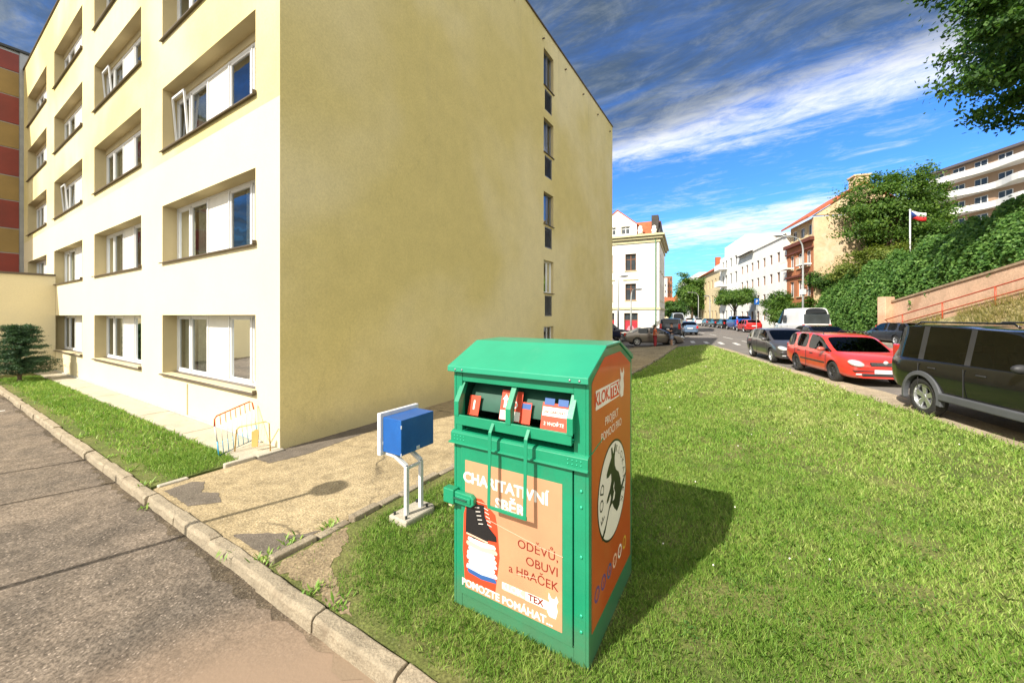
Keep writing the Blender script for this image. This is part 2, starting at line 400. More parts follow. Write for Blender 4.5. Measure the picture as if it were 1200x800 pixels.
for i in range(15):
    a0 = -.06 + i * 1.3; a1 = a0 + 1.285
    p = [AB(a0, -.60), AB(a1, -.60), AB(a1, -.002), AB(a0, -.002)]
    zt = .035 + random.uniform(-.006, .006)
    ap.add([(*q_[:2], z) for z in (-.05, zt) for q_ in p], [(4, 5, 6, 7), (0, 1, 5, 4), (1, 2, 6, 5), (2, 3, 7, 6), (3, 0, 4, 7)])
ap.build('concrete_apron', M_['concrete'], bevel=.008)['kind'] = 'structure'
sheet('street', [S(6.35, -14), S(6.35, 26.2), (4, 27.5), (-20, 38), (-20, 46), (10, 38.5), (17, 37), (22.5, 48), (34, 90), (60, 190), (75, 190), (50, 90), S(17.4, 48), S(17.4, -14)], -.06, M_['street'])
sheet('verge', [S(5.95, -14), S(5.95, 25.4), S(6.3, 25.6), S(6.55, 22), S(6.45, 15), S(6.6, 12.5), S(7.0, 10), S(6.9, 7), S(6.75, 3), S(6.6, -14)], -.02, M_['verge'], skirt=.06)
# patches of older asphalt on the footpath
def patch(name, pts, dz, m):
    g = random.Random(len(pts)); out = []; jt = .05 if name == 'bare_dirt' else .022
    for i, p in enumerate(pts):
        q_ = pts[(i + 1) % len(pts)]; n = max(1, int(math.hypot(p[0] - q_[0], p[1] - q_[1]) / .05))
        for k in range(n):
            f = k / n; out.append((p[0] + (q_[0] - p[0]) * f + g.uniform(-jt, jt) * .6, p[1] + (q_[1] - p[1]) * f + g.uniform(-jt, jt) * .6))
    sheet(name, out, dz, m)
patch('asphalt_patch', pab((-.3, -1.66), (-1.1, -1.66), (-1.35, -1.4), (-1.0, -1.3), (-.8, -1.42), (-.45, -1.25), (-.28, -1.35)), .004, M_['patch'])
patch('asphalt_patch', pab((-.02, .02), (-.02, 3.5), (-.35, 3.3), (-.5, 1.2), (-.62, .1), (-.5, -.42), (-.12, -.45)), .004, M_['patch'])
patch('asphalt_patch', pab((-2.3, -1.66), (-3.04, -1.66), (-3.04, -1.1), (-2.9, -1.3), (-2.75, -1.35), (-2.5, -1.5)), .004, M_['patch'])
_g = random.Random(2); gp = [(14 - .12 * i, -1.87) for i in range(200)]
sheet('gutter_dirt', pab(*([(14, -1.80), (-9.9, -1.80)] + [(a_, -1.885 - _g.random() ** 2 * .10 - .05 * max(0, math.sin(a_ * 1.7))) for a_, _ in gp[::-1]])), -.096, M_['gutter'])
patch('bare_dirt', pab((-3.25, -1.69), (-3.22, -.9), (-3.5, -1.1), (-3.7, -1.4), (-4.2, -1.6), (-4.4, -1.69)), .004, M_['dirt'])
# kerb stones along the asphalt, uneven and cracked
kb = MB()
a = 26.0
while a > -14:
    L = random.uniform(.85, 1.1)
    r0 = random.uniform(-.012, .012); z1 = .02 + random.uniform(-.012, .012)
    n = 5; a0, a1 = a, a - L + .012
    prof = [(-1.875, -.14), (-1.868, z1 - .03), (-1.848, z1), (-1.75, z1 + .003), (-1.735, z1 - .02), (-1.735, -.14)]
    vs = []; fs = []
    for i in range(n + 1):
        aa = a0 + (a1 - a0) * i / n
        for j, (bb, z) in enumerate(prof):
            e = .012 if j in (1, 2, 3) else 0
            vs.append(AB(aa + random.uniform(-e, e), bb + r0 + random.uniform(-e, e), z + random.uniform(-e, e) * .6))
    m = len(prof)
    for i in range(n): fs += [(i * m + j, i * m + j + 1, (i + 1) * m + j + 1, (i + 1) * m + j) for j in range(m - 1)]
    fs += [tuple(range(m)), tuple(range(n * m, n * m + m))[::-1]]
    kb.add(vs, fs); a -= L
kb.build('kerb', M_['kerb'], bevel=.012)['kind'] = 'structure'
# edging stones of the footpath
def edging(A, b0, b1, name, m, w=.09):
    e = MB(); b = b0
    while b < b1:
        L = random.uniform(.28, .55)
        if random.random() < .86:
            z = .035 + random.uniform(-.02, .02); o_ = random.uniform(-.015, .015)
            p = [AB(A + w / 2 + o_, b + .01), AB(A + w / 2 + o_ + random.uniform(-.012, .012), b + L - .02), AB(A - w / 2 + o_, b + L - .02), AB(A - w / 2 + o_ + random.uniform(-.012, .012), b + .01)]
            e.add([(*q_[:2], gz(q_.x, q_.y) + zz_) for zz_ in (-.06, z) for q_ in p], [(4, 5, 6, 7), (0, 1, 5, 4), (1, 2, 6, 5), (2, 3, 7, 6), (3, 0, 4, 7)])
        b += L
    e.build(name, m, bevel=.015)['kind'] = 'structure'
edging(-3.15, -1.68, 24, 'path_edging', M_['kerb'], .11)
edging(-.06, -1.68, -.05, 'path_edging', M_['concrete'], .1)
# far kerb of the street and painted lines
fk = MB()
for i in range(60):
    y0, y1 = -10 + i * 1.4, -10 + (i + 1) * 1.4 - .01
    p = [S(17.4, y0), S(17.4, y1), S(17.65, y1), S(17.65, y0)]
    fk.add([(x, y, gz(x, y) + z) for z in (-.1, .06) for x, y in p], [(4, 5, 6, 7), (0, 1, 5, 4), (1, 2, 6, 5), (2, 3, 7, 6), (3, 0, 4, 7)])
fk.build('far_kerb', M_['concrete'])['kind'] = 'structure'
M_['paint'] = mat('road_paint', (.62, .60, .55), .8, var=.15, vscale=8, dirt=(.2, .18, .16), dscale=9, damt=.6)
for i in range(5):
    x0, y0 = S(9.6, 27 + i * 5.5); x1, y1 = S(9.6, 30 + i * 5.5)
    sheet('lane_marking', [(x0, y0), (x0 + .13, y0), (x1 + .13, y1), (x1, y1)], -.056, M_['paint'])
for i in range(6):
    x0, y0 = 12.5 + i * .62, 30.5 - i * .9
    sheet('crossing_marking', [(x0, y0), (x0 + .35, y0 + .1), (x0 + 1.2, y0 + 2.2), (x0 + .85, y0 + 2.1)], -.056, M_['paint'])
sheet('parking_line', pab((9.5, -3.6), (9.5, -2.1), (9.6, -2.1), (9.6, -3.6)), -.096, M_['paint'])
# ------------------------------------------------------------ walls with real openings
def wall_grid(mb, x0, x1, z0, z1, ops, depth, mi=0, mrev=0, M=None, zsplit=None, mi2=None):
    xs = sorted({x0, x1, *[o[0] for o in ops], *[o[1] for o in ops]}); zs = sorted({z0, z1, *[o[2] for o in ops], *[o[3] for o in ops], *([zsplit] if zsplit else [])})
    for i in range(len(xs) - 1):
        for j in range(len(zs) - 1):
            cx, cz = (xs[i] + xs[i + 1]) / 2, (zs[j] + zs[j + 1]) / 2
            if any(o[0] < cx < o[1] and o[2] < cz < o[3] for o in ops): continue
            k = mi if (mi2 is None or cz > zsplit) else mi2
            mb.add([(xs[i], 0, zs[j]), (xs[i + 1], 0, zs[j]), (xs[i + 1], 0, zs[j + 1]), (xs[i], 0, zs[j + 1])], [(0, 1, 2, 3)], k, M)
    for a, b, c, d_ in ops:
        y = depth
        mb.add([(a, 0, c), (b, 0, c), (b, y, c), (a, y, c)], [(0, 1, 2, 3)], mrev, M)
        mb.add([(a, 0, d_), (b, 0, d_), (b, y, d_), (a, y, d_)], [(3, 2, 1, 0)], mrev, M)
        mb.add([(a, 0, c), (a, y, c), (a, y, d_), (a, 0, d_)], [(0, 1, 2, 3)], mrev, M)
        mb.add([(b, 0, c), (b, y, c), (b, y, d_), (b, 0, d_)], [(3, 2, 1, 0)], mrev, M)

# ------------------------------------------------------------ the yellow block
blk = thing('apartment_block', 'five storey yellow rendered block with glare coloured into the lower storeys and deep window recesses', 'building', C0, ROT)
H, LEN, DEP = 14.45, 26.4, 20.25
PITCH = 2.86
rows = [(.93 + PITCH * k, (2.42, 2.42 + PITCH * .985, 0, 0, 0)[k] if k < 2 else .93 + PITCH * k + 1.62) for k in range(5)]
colsx = [(-(6.5 * k + 5.75), -(6.5 * k + .88)) for k in range(4)]
ops = [(a, b, c, d_) for a, b in colsx for c, d_ in rows]
w = MB()
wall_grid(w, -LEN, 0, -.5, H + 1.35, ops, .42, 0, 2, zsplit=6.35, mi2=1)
w.box((-LEN, .25, H), (0, .28, H + 1.35))                      # back of the street side parapet
w.add([(-LEN, 0, H + 1.35), (0, 0, H + 1.35), (0, .28, H + 1.35), (-LEN, .28, H + 1.35)], [(0, 1, 2, 3)])
w.add([(-LEN, 0, -.5), (-LEN, DEP, -.5), (-LEN, DEP, H), (-LEN, 0, H)], [(0, 1, 2, 3)])
w.add([(-LEN, DEP, -.5), (0, DEP, -.5), (0, DEP, H), (-LEN, DEP, H)], [(0, 1, 2, 3)])
w.add([(-LEN, 0, H - .12), (0, 0, H - .12), (0, DEP, H - .12), (-LEN, DEP, H - .12)], [(0, 1, 2, 3)])
MG = Matrix.Rotation(R(90), 4, 'Z')                            # gable: its x runs along the depth, front faces +x
gz_rows = [(.5 + 0, 1.95), (3.38, 4.75), (6.28, 7.62), (9.28, 10.72), (12.08, 13.62)]
gops = [(10.5, 11.45, c, d_) for c, d_ in gz_rows]
vents = [(10.6, 11.3, c - 1.0, c - .12) for c, d_ in gz_rows[1:]]
wall_grid(w, 0, DEP, -.5, H, gops + vents, .22, 0, 2, M=MG)
w.add([(0, 0, H), (0, .28, H), (0, .28, H + 1.35), (0, 0, H + 1.35)], [(0, 1, 2, 3)])
w.build('wall', [M_['stucco'], M_['stucco_lightened'], M_['reveal']], blk, fix=False)
cp = MB(); cp.box((-LEN, -.05, H + 1.35), (.04, .32, H + 1.39)); cp.box((-.28, .32, H), (.05, DEP + .05, H + .05))
cp.build('roof_edge', M_['sill'], blk)
for k in range(9):                                             # small weep pipes under the gable coping
    m = MB(); m.tube([(0, 1.2 + k * 2.3, H - .55), (.09, 1.2 + k * 2.3, H - .56)], .035, 8); m.build('weep_pipe', M_['sill'], blk)
# recess depth window unit
def window_unit(w_, h, x, z, hang, curtain, panel_mat):
    """frame with four sashes round one white infill panel"""
    fr = MB(); y0, y1 = .30, .36; t = .055
    seg = [0, .175, .39, .615, .83, 1.0]
    xs = [w_ * s for s in seg]
    fr.box((0, y0, 0), (w_, y1, t)); fr.box((0, y0, h - t), (w_, y1, h))
    for i, xx in enumerate(xs): fr.box((max(0, xx - t / 2), y0 - .005, 0), (min(w_, xx + t / 2), y1, h))
    for i in (0, 1, 3, 4):                                     # inner sash rings
        a, b = xs[i] + .05, xs[i + 1] - .05
        for (p, q_) in (((a, t), (a + .045, h - t)), ((b - .045, t), (b, h - t)), ((a, t), (b, t + .05)), ((a, h - t - .05), (b, h - t))):
            fr.box((p[0], y0 + .008, p[1]), (q_[0], y1 - .01, q_[1]))
    f = fr.build('window_frame', M_['white_frame'], blk); f.location = (x, 0, z)
    for i in (0, 1, 3, 4):
        g = MB(); g.add([(xs[i] + .07, .335, .07), (xs[i + 1] - .07, .335, .07), (xs[i + 1] - .07, .335, h - .07), (xs[i] + .07, .335, h - .07)], [(0, 1, 2, 3)])
        g.build('pane', M_['glass'], f)
    p = MB(); p.box((xs[2] + .028, .315, t), (xs[3] - .028, .35, h - t)); p.build('infill_panel', panel_mat, f)
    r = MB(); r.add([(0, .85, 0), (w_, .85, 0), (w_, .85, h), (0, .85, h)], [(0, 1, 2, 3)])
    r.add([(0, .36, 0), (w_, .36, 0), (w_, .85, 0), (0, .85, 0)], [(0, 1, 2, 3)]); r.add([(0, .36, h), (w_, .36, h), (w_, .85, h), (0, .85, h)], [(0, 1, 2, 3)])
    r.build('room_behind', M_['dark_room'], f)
    for i in curtain:
        c = MB(); n = 26; a, b = xs[i] + .06, xs[i + 1] - .06
        if i == 3: a = a + (b - a) * .45
        vs = []
        for k in range(n + 1):
            xx = a + (b - a) * k / n; yy = .45 + .025 * math.sin(k * 1.9) + random.uniform(-.006, .006)
            vs += [(xx, yy, .05), (xx, yy, h - .1 + .02 * math.sin(k * .7))]
        c.add(vs, [(2 * k, 2 * k + 2, 2 * k + 3, 2 * k + 1) for k in range(n)]); c.build('curtain', M_['curtain'], f, smooth=True)
    if hang:                                                   # one sash tilted open
        i = 0; g = MB(); a, b = xs[i] + .02, xs[i + 1] - .02
        for p0, p1 in (((a, 0), (a + .05, h)), ((b - .05, 0), (b, h)), ((a, 0), (b, .05)), ((a, h - .05), (b, h))):
            g.box((p0[0], -.02, p0[1]), (p1[0], .02, p1[1]))
        gg = g.build('open_sash', M_['white_frame'], f); gg.location = (0, .29, .03); gg.rotation_euler = (R(4), 0, 0)
random.seed(3)
for ci, (a, b) in enumerate(colsx):
    for ri, (c, d_) in enumerate(rows):
        hh = d_ - c - (0.0 if ri < 2 else .18)
        cur = [(1, 3, 0), (1, 0, 3), (1,), (1,), (3,)][ri] if ci == 0 else random.choice([(1, 3), (0, 1), (1, 3, 0), (3,), (4, 1)])
        window_unit(b - a, hh, a, c, (ci, ri) in ((0, 2), (1, 3), (2, 2)), cur, M_['panel_white'])
        if ri >= 2:
            hb = MB(); hb.box((a, .27, c + hh), (b, .40, d_)); hb.build('window_head_box', M_['reveal'], blk)
        s_ = MB(); s_.prism([(.32, .0), (-.07, -.035), (-.07, -.06), (-.055, -.06), (-.055, -.045), (.32, -.012)], 'x', a - .02, b + .04)
        s_.box((b + .015, -.07, -.05), (b + .04, .04, .035))
        o = s_.build('sill', M_['sill'], blk); o.location.z = c + .013
for i, (a, b, c, d_) in enumerate(gops):
    wn = MB(); t = .05; h = d_ - c; w_ = b - a
    for p0, p1 in (((0, 0), (t, h)), ((w_ - t, 0), (w_, h)), ((t, 0), (w_ - t, t)), ((t, h - t), (w_ - t, h)), ((w_ * .55, t), (w_ * .55 + .04, h - t))):
        wn.box((p0[0], .12, p0[1]), (p1[0], .18, p1[1]))
    f = wn.build('window_frame', M_['grey_metal'] if i > 1 else M_['white_frame'], blk); f.location = (0, 0, 0)
    f.matrix_local = MG @ Matrix.Translation((a, 0, c))
    g = MB(); g.add([(t, .15, t), (w_ - t, .15, t), (w_ - t, .15, h - t), (t, .15, h - t)], [(0, 1, 2, 3)]); g.build('pane', M_['glass'], f)
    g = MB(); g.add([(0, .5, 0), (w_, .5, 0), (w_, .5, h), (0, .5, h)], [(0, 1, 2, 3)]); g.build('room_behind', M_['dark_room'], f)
    s_ = MB(); s_.prism([(.12, .0), (-.06, -.03), (-.06, -.05), (.12, -.012)], 'x', -.03, w_ + .03); o = s_.build('sill', M_['sill'], blk); o.matrix_local = MG @ Matrix.Translation((a, 0, c + .012))
for (a, b, c, d_) in vents:
    g = MB(); h = d_ - c; g.box((0, .16, 0), (b - a, .2, h)); g.box((0, .02, 0), (.04, .16, h)); g.box((b - a - .04, .02, 0), (b - a, .16, h)); g.box((.04, .02, 0), (b - a - .04, .16, .04)); g.box((.04, .02, h - .04), (b - a - .04, .16, h))
    for k in range(12):
        z = .06 + k * (h - .12) / 12; g.prism([(.03, z), (.10, z + .05), (.10, z + .056), (.03, z + .006)], 'x', .04, b - a - .04)
    o = g.build('vent_grille', M_['grey_metal'], blk); o.matrix_local = MG @ Matrix.Translation((a, 0, c))
cr = MB(); cr.box((-4.12, -.022, .04), (-4.10, .0, .80)); cr.build('conduit', M_['trim'], blk)
cr = MB(); cr.tube([(-26, -.03, .045), (-4.1, -.03, .05), (-.6, -.03, .045)], .022, 8); cr.build('earthing_pipe', M_['galv'], blk)

# low wing and tower
wing = thing('low_wing', 'low flat roofed yellow wing joining the block at its far left end', 'building', C0, ROT)
m = MB(); m.box((-34, -9, -.5), (-18.45, -.004, 4.12)); m.build('wall', M_['stucco_lightened'], wing)
m = MB(); m.box((-34.1, -9.1, 4.122), (-18.38, -.006, 4.2)); m.build('roof_edge', M_['sill'], wing)
tower = thing('panelled_stair_tower', 'stair tower clad in alternating red and ochre panels behind the low wing', 'building', C0, ROT)
M_['red_panel'] = mat('red_panel', (.20, .025, .014), .5, var=.25, vscale=.6)
M_['ochre_panel'] = mat('ochre_panel', (.26, .17, .05), .6, var=.2, vscale=.6)
m = MB(); m.box((-38, -8, 4.0), (-26.47, .5, 16.7)); m.box((-26.47, -.14, 0), (-26.40, .5, 16.7)); m.build('wall', M_['grey_metal'], tower)
z = 4.3
k = 0
while z < 16.5:
    h = 1.5 if k % 2 == 0 else 1.32
    for j in range(4):
        y0 = -8 + j * 1.97; p = MB(); p.box((-26.47, y0 + .04, z), (-26.43, y0 + 1.93, min(z + h, 16.6) - .05))
        p.build('panel', M_['red_panel'] if k % 2 == 0 else M_['ochre_panel'], tower, bevel=.006)
    z += h; k += 1
m = MB(); m.box((-38.1, -8.1, 16.702), (-26.3, .6, 16.82)); m.build('roof_edge', M_['dark_metal'], tower)

# ------------------------------------------------------------ lettering
_tc = {}
def text_geo(s, size=1, bold=0, align='CENTER', spacing=1, shear=0):
    cu = bpy.data.curves.new('lettering', 'FONT'); cu.body = s; cu.size = size; cu.align_x = align; cu.align_y = 'CENTER'
    cu.offset = bold * size; cu.resolution_u = 3; cu.space_character = spacing; cu.shear = shear
    o = bpy.data.objects.new('lettering', cu); col.objects.link(o)
    dg = bpy.context.evaluated_depsgraph_get(); dg.update(); me = o.evaluated_get(dg).to_mesh()
    vs = [tuple(v.co) for v in me.vertices]; fs = [tuple(p.vertices) for p in me.polygons]
    o.evaluated_get(dg).to_mesh_clear(); bpy.data.objects.remove(o); bpy.data.curves.remove(cu)
    return vs, fs
def disc(rx, ry, n=40, r_in=None):
    if r_in is None: return [(rx * math.cos(2 * math.pi * i / n), ry * math.sin(2 * math.pi * i / n), 0) for i in range(n)], [tuple(range(n))]
    vs = [(rx * f * math.cos(2 * math.pi * i / n), ry * f * math.sin(2 * math.pi * i / n), 0) for f in (1, r_in) for i in range(n)]
    return vs, [(i, (i + 1) % n, n + (i + 1) % n, n + i) for i in range(n)]
def poly(pts): return [(x, y, 0) for x, y in pts], [tuple(range(len(pts)))]
def rect(x0, y0, x1, y1): return poly([(x0, y0), (x1, y0), (x1, y1), (x0, y1)])

# ------------------------------------------------------------ charity clothes bin
M_['bin_green'] = mat('bin_green_paint', (.006, .225, .112), .42, var=.10, vscale=2.5, bump=.08, bscale=18, coat=.25, dirt=(.03, .17, .09), dscale=2.3, damt=.4, coords='obj', fine=.06, fscale=90)
M_['bin_roof'] = mat('bin_roof_paint', (.022, .29, .165), .38, var=.10, vscale=1.5, bump=.06, bscale=12, coat=.2, dirt=(.10, .33, .21), dscale=2, damt=.5, coords='obj')
splash(M_['bin_green'], (.10, .13, .07), .05, .45)
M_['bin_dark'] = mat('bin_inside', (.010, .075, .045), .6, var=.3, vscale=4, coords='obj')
M_['poster'] = mat('faded_orange_poster', (.50, .255, .14), .45, var=.10, vscale=2, dirt=(.56, .42, .17), dscale=.9, damt=.9, coords='obj', coat=.1)
M_['poster_side'] = mat('red_orange_poster', (.52, .075, .018), .35, var=.12, vscale=2, dirt=(.50, .16, .05), dscale=1.6, damt=.4, coords='obj', coat=.2)
M_['print_white'] = mat('white_print', (.82, .77, .70), .5, var=.05)
M_['print_pink'] = mat('faded_print', (.80, .50, .36), .5, var=.05)
M_['print_maroon'] = mat('maroon_print', (.20, .015, .008), .5, var=.05)
M_['print_black'] = mat('black_print', (.012, .012, .014), .4, var=.05)
M_['print_grey'] = mat('grey_print', (.16, .16, .17), .4, var=.1)
M_['print_blue'] = mat('blue_print', (.03, .10, .30), .5, var=.1)
M_['print_purple'] = mat('purple_print', (.12, .05, .22), .5, var=.1)
M_['print_ochre'] = mat('ochre_print', (.62, .38, .05), .5, var=.1)
M_['print_lightblue'] = mat('pale_blue_print', (.55, .62, .74), .5, var=.15, vscale=12)
M_['print_red'] = mat('red_print', (.62, .06, .02), .5, var=.1)
M_['rivet'] = mat('rivet', (.03, .42, .24), .3, .3, var=.1)
BW, BD = 1.18, 1.15
binp = AB(-5.0, -1.13, 0)
bn_ = thing('clothing_donation_bin', 'green metal clothing donation bin with orange charity posters on the grass', 'donation bin', binp, ROT)
G_ = M_['bin_green']
b = MB()   # carcass: back, sides, floor, front frame
rp = [(-.0, 1.975), (.36, 2.165), (.74, 2.175), (BD, 2.02)]      # side outline top
side = [(0, 0.0), *[(y, z - .012) for y, z in rp], (BD, 0.0)]
b.prism(side, 'x', BW - .022, BW); b.prism(side, 'x', 0, .022)
b.box((.022, BD - .02, 0), (BW - .022, BD, 2.0)); b.box((.022, .02, .02), (BW - .022, BD - .02, .05))
b.box((.022, .002, 0), (.085, .04, 1.93)); b.box((BW - .11, .002, 0), (BW - .022, .04, 1.93))
b.box((.085, .004, 0), (BW - .11, .04, .115)); b.box((.085, .006, 1.86), (BW - .11, .04, 1.945))
b.build('body', G_, bn_, bevel=.004)
rf = MB()
ro = [(-.045, 1.94), (-.045, 1.985), *[(y, z + .012) for y, z in rp[1:3]], (BD + .02, 2.04), (BD + .02, 2.0), (BD - .0, 2.0), *[(y, z - .006) for y, z in rp[1:3][::-1]], (-.03, 1.965), (-.03, 1.94)]
rf.prism(ro, 'x', -.035, BW + .012)
rf.build('roof', M_['bin_roof'], bn_, bevel=.005)
# right end flap of the roof in darker green, with small screws
for x, y, z in ((.05, -.047, 1.96), (.12, -.047, 1.96), (BW - .05, -.047, 1.96), (BW - .12, -.047, 1.96)):
    s = MB(); s.sphere((x, y, z), (.009, .005, .009), 8, 6); s.build('screw', M_['grey_metal'], bn_, smooth=True)
# ledge below the hopper
ld = MB(); ld.prism([(-.03, 1.36), (-.03, 1.435), (-.012, 1.45), (.30, 1.50), (.30, 1.485), (.0, 1.435), (.0, 1.36)], 'x', -.01, BW + .004)
ld.prism([(-.052, 1.352), (-.03, 1.352), (-.03, 1.368), (-.052, 1.362)], 'x', -.02, BW + .01)
lo = ld.build('ledge', G_, bn_, bevel=.003)
for sx in (.03, BW - .14):
    for i in range(4):
        for j in range(2):
            s = MB(); s.sphere((sx + i * .032, -.031, 1.385 + j * .028), (.006, .004, .006), 6, 5); s.build('rivet', M_['rivet'], lo, smooth=True)
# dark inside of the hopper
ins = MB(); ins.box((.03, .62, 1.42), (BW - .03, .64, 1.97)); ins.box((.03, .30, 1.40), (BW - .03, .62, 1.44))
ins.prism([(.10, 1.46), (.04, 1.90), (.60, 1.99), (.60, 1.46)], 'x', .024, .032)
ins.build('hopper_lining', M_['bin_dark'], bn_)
# drum flap
hop = thing('hopper', None, None); hop.parent = bn_
hx0, hx1 = .10, BW - .13
dr = MB()
arc = [(.40 - .33 * math.cos(a_), 1.56 + .36 * math.sin(a_)) for a_ in [R(10 + i * 9) for i in range(10)]]
n = len(arc); vs = [(x, y, z) for x in (hx0, hx1) for y, z in arc]
dr.add(vs, [(i, i + 1, n + i + 1, n + i) for i in range(n - 1)]); dro = dr.build('drum', M_['bin_dark'], hop, smooth=True)
lip = MB(); lip.box((hx0 - .03, -.065, 1.52), (hx1 + .03, -.045, 1.60)); lip.prism([(-.045, 1.525), (.10, 1.50), (.10, 1.515), (-.045, 1.54)], 'x', hx0 - .02, hx1 + .02)
lip.build('lip', G_, hop, bevel=.004)
for x in (hx0 - .03, (hx0 + hx1) / 2 - .01, hx1 + .008):
    s = MB(); s.prism([(-.066, 1.59), (-.066, 1.70), (.035, 1.86), (.085, 1.86), (.02, 1.72), (-.0, 1.59)], 'x', x, x + .022)
    s.prism([(-.070, 1.59), (-.070, 1.705), (.030, 1.865), (.036, 1.86), (-.064, 1.70), (-.064, 1.59)], 'x', x - .012, x + .034)
    s.build('hopper_rib', G_, hop, bevel=.003)
# stickers on the drum
def on_front(mb, geo, x, z, y, mi=0, sc=1, tilt=0, skew=0):
    vs, fs = geo
    Mx = Matrix.Translation((x, y, z)) @ Matrix.Rotation(R(90 - tilt), 4, 'X') @ Matrix.Scale(sc, 4)
    mb.add(vs, fs, mi, Mx)
def sticker(x, z, w_, h, bottom_white, parts, y=.055, tilt=16):
    m = MB(); m.box((-w_ / 2, -.002, -h / 2), (w_ / 2, .002, h / 2)); o = m.build('sticker', M_['print_red'], hop)
    o.location = (x, y, z); o.rotation_euler = (R(-tilt), 0, 0)
    for k, (geo, cx, cz, mm) in enumerate(parts):
        t = MB(); on_front(t, geo, cx, cz, -.003 - .0012 * k); t.build('print', mm, o)
    return o
arrow = poly([(-.012, -.05), (.012, -.05), (.012, .01), (.03, .01), (0, .055), (-.03, .01), (-.012, .01)])
sticker(.53, 1.70, .19, .23, 1, [(arrow, -.055, .03, M_['print_white']), (disc(.03, .03, 24, .6), .03, .01, M_['print_white']), (rect(-.09, -.05, .09, .02), 0, -.06, M_['print_white'])])
sticker(.17, 1.66, .11, .16, 0, [(text_geo('1', .10, .03), 0, .0, M_['print_white'])])
sticker(.66, 1.66, .09, .16, 0, [(rect(-.04, -.02, .04, .02), 0, .05, M_['print_blue'])])
st = sticker(.90, 1.66, .21, .20, 1, [(rect(-.10, -.03, .10, .035), 0, .035, M_['print_white']), (text_geo('2 VHOĎTE', .034, .012), 0, -.05, M_['print_white']), (rect(-.04, -.025, .04, .025), -.05, .11, M_['print_blue']), (rect(-.04, -.025, .04, .025), .06, .11, M_['print_blue']), (text_geo('JAK DAROVAT', .026, .01), 0, .035, M_['print_red'])])
t = MB(); on_front(t, text_geo('DAROVAT?', .058, .01, shear=.2), .87, 1.86, .118, tilt=30); t.build('lettering', M_['print_grey'], hop)
# U shaped pull handle
h = MB()
for x in (.44, .75):
    h.prism([(-.05, 1.60), (-.11, 1.52), (-.125, .965), (-.118, .965), (-.103, 1.515), (-.045, 1.60)], 'x', x - .014, x + .014)
h.box((.428, -.124, .952), (.764, -.110, .976))
h.build('pull_handle', G_, bn_, bevel=.003)
# door
dx0, dx1, dz0, dz1 = .088, BW - .113, .118, 1.345
dd = MB(); dd.box((dx0, -.016, dz0), (dx1, .0, dz1)); door = dd.build('door', G_, bn_, bevel=.005)
def dbox(name, a, c, m, parent, bv=.003): 
    q_ = MB(); q_.box(a, c); return q_.build(name, m, parent, bevel=bv)
pos_ = dbox('poster', (dx0 + .045, -.0185, dz0 + .07), (dx1 - .075, -.0155, dz1 - .12), M_['poster'], door, 0)
px0, px1, pz0, pz1 = dx0 + .045, dx1 - .075, dz0 + .07, dz1 - .12
YF = -.0195
def ink(geo, x, z, m, y=YF, sc=1, name='lettering'):
    t = MB(); on_front(t, geo, x, z, y, sc=sc); return t.build(name, m, pos_)
ink(text_geo('CHARITATIVNÍ', .115, .035), .50, 1.085, M_['print_white'])
ink(text_geo('SBĚR', .118, .035), .56, .945, M_['print_white'])
for i, s in enumerate(('ODĚVŮ,', 'OBUVI', 'a HRAČEK')):
    ink(text_geo(s, .090, .004, 'RIGHT'), .965, .70 - i * .105, M_['print_maroon'])
ink(text_geo('POMOZTE POMÁHAT...', .079, .03), .51, .225, M_['print_white'])
ink(rect(-.16, -.030, .16, .030), .66, .335, M_['print_pink'], YF)
ink(text_geo('KLOK.', .07, .03), .59, .335, M_['print_white'], YF - .001)
ink(rect(-.09, -.032, .09, .032), .79, .335, M_['print_white'], YF - .0006)
ink(text_geo('TEX', .068, .03), .785, .335, M_['print_maroon'], YF - .0018)
kang = [(-.02, -.08), (.03, -.08), (.045, -.02), (.035, .02), (.05, .05), (.035, .085), (.02, .055), (-.005, .055), (-.025, .09), (-.03, .05), (-.02, .03), (-.045, .0), (-.03, -.02), (-.04, -.05)]
ink(poly(kang), .915, .345, M_['print_white'], YF - .0009)
# printed photo: boots on a stack of folded clothes
ink(poly([(-.17, -.33), (.13, -.33), (.17, -.05), (.15, .18), (.13, .27), (.0, .36), (-.13, .35), (-.18, .2), (-.19, -.1)]), .30, .585, M_['print_red'], YF + .0003, 1.0)
hues = ['print_blue', 'print_lightblue', 'print_white', 'print_lightblue', 'print_white', 'print_lightblue', 'print_pink', 'print_white']
for i, hname in enumerate(hues):
    z0 = -.28 + i * .037; wv = .135 + .012 * math.sin(i * 2.3)
    pts = [(-wv + random.uniform(-.01, .01), z0), (0, z0 - .012), (wv, z0 + .004), (wv + .006, z0 + .02), (wv - .01, z0 + .036), (0, z0 + .028), (-wv, z0 + .036), (-wv - .008, z0 + .016)]
    ink(poly(pts), .30, .60, M_[hname], YF - .0004 - i * .0002, 1.0, 'printed_cloth')
boot = [(-.16, .0), (-.155, .15), (-.15, .235), (-.06, .245), (-.055, .16), (-.01, .08), (.055, .03), (.06, -.01), (-.08, -.03)]
ink(poly(boot), .30, .64, M_['print_black'], YF - .003, 1.0, 'printed_boot')
ink(poly([(x + .085, y + .02) for x, y in boot]), .30, .64, M_['print_black'], YF - .0026, 1.0, 'printed_boot')
for i in range(5):
    ink(poly([(0, 0), (.055, .012), (.055, .019), (0, .007)]), .235 + i * .009, .862 - i * .03, M_['print_white'], YF - .0036, .8, 'printed_lace')
    ink(poly([(0, .012), (.05, 0), (.05, .007), (0, .019)]), .325 + i * .008, .872 - i * .03, M_['print_white'], YF - .0034, .8, 'printed_lace')
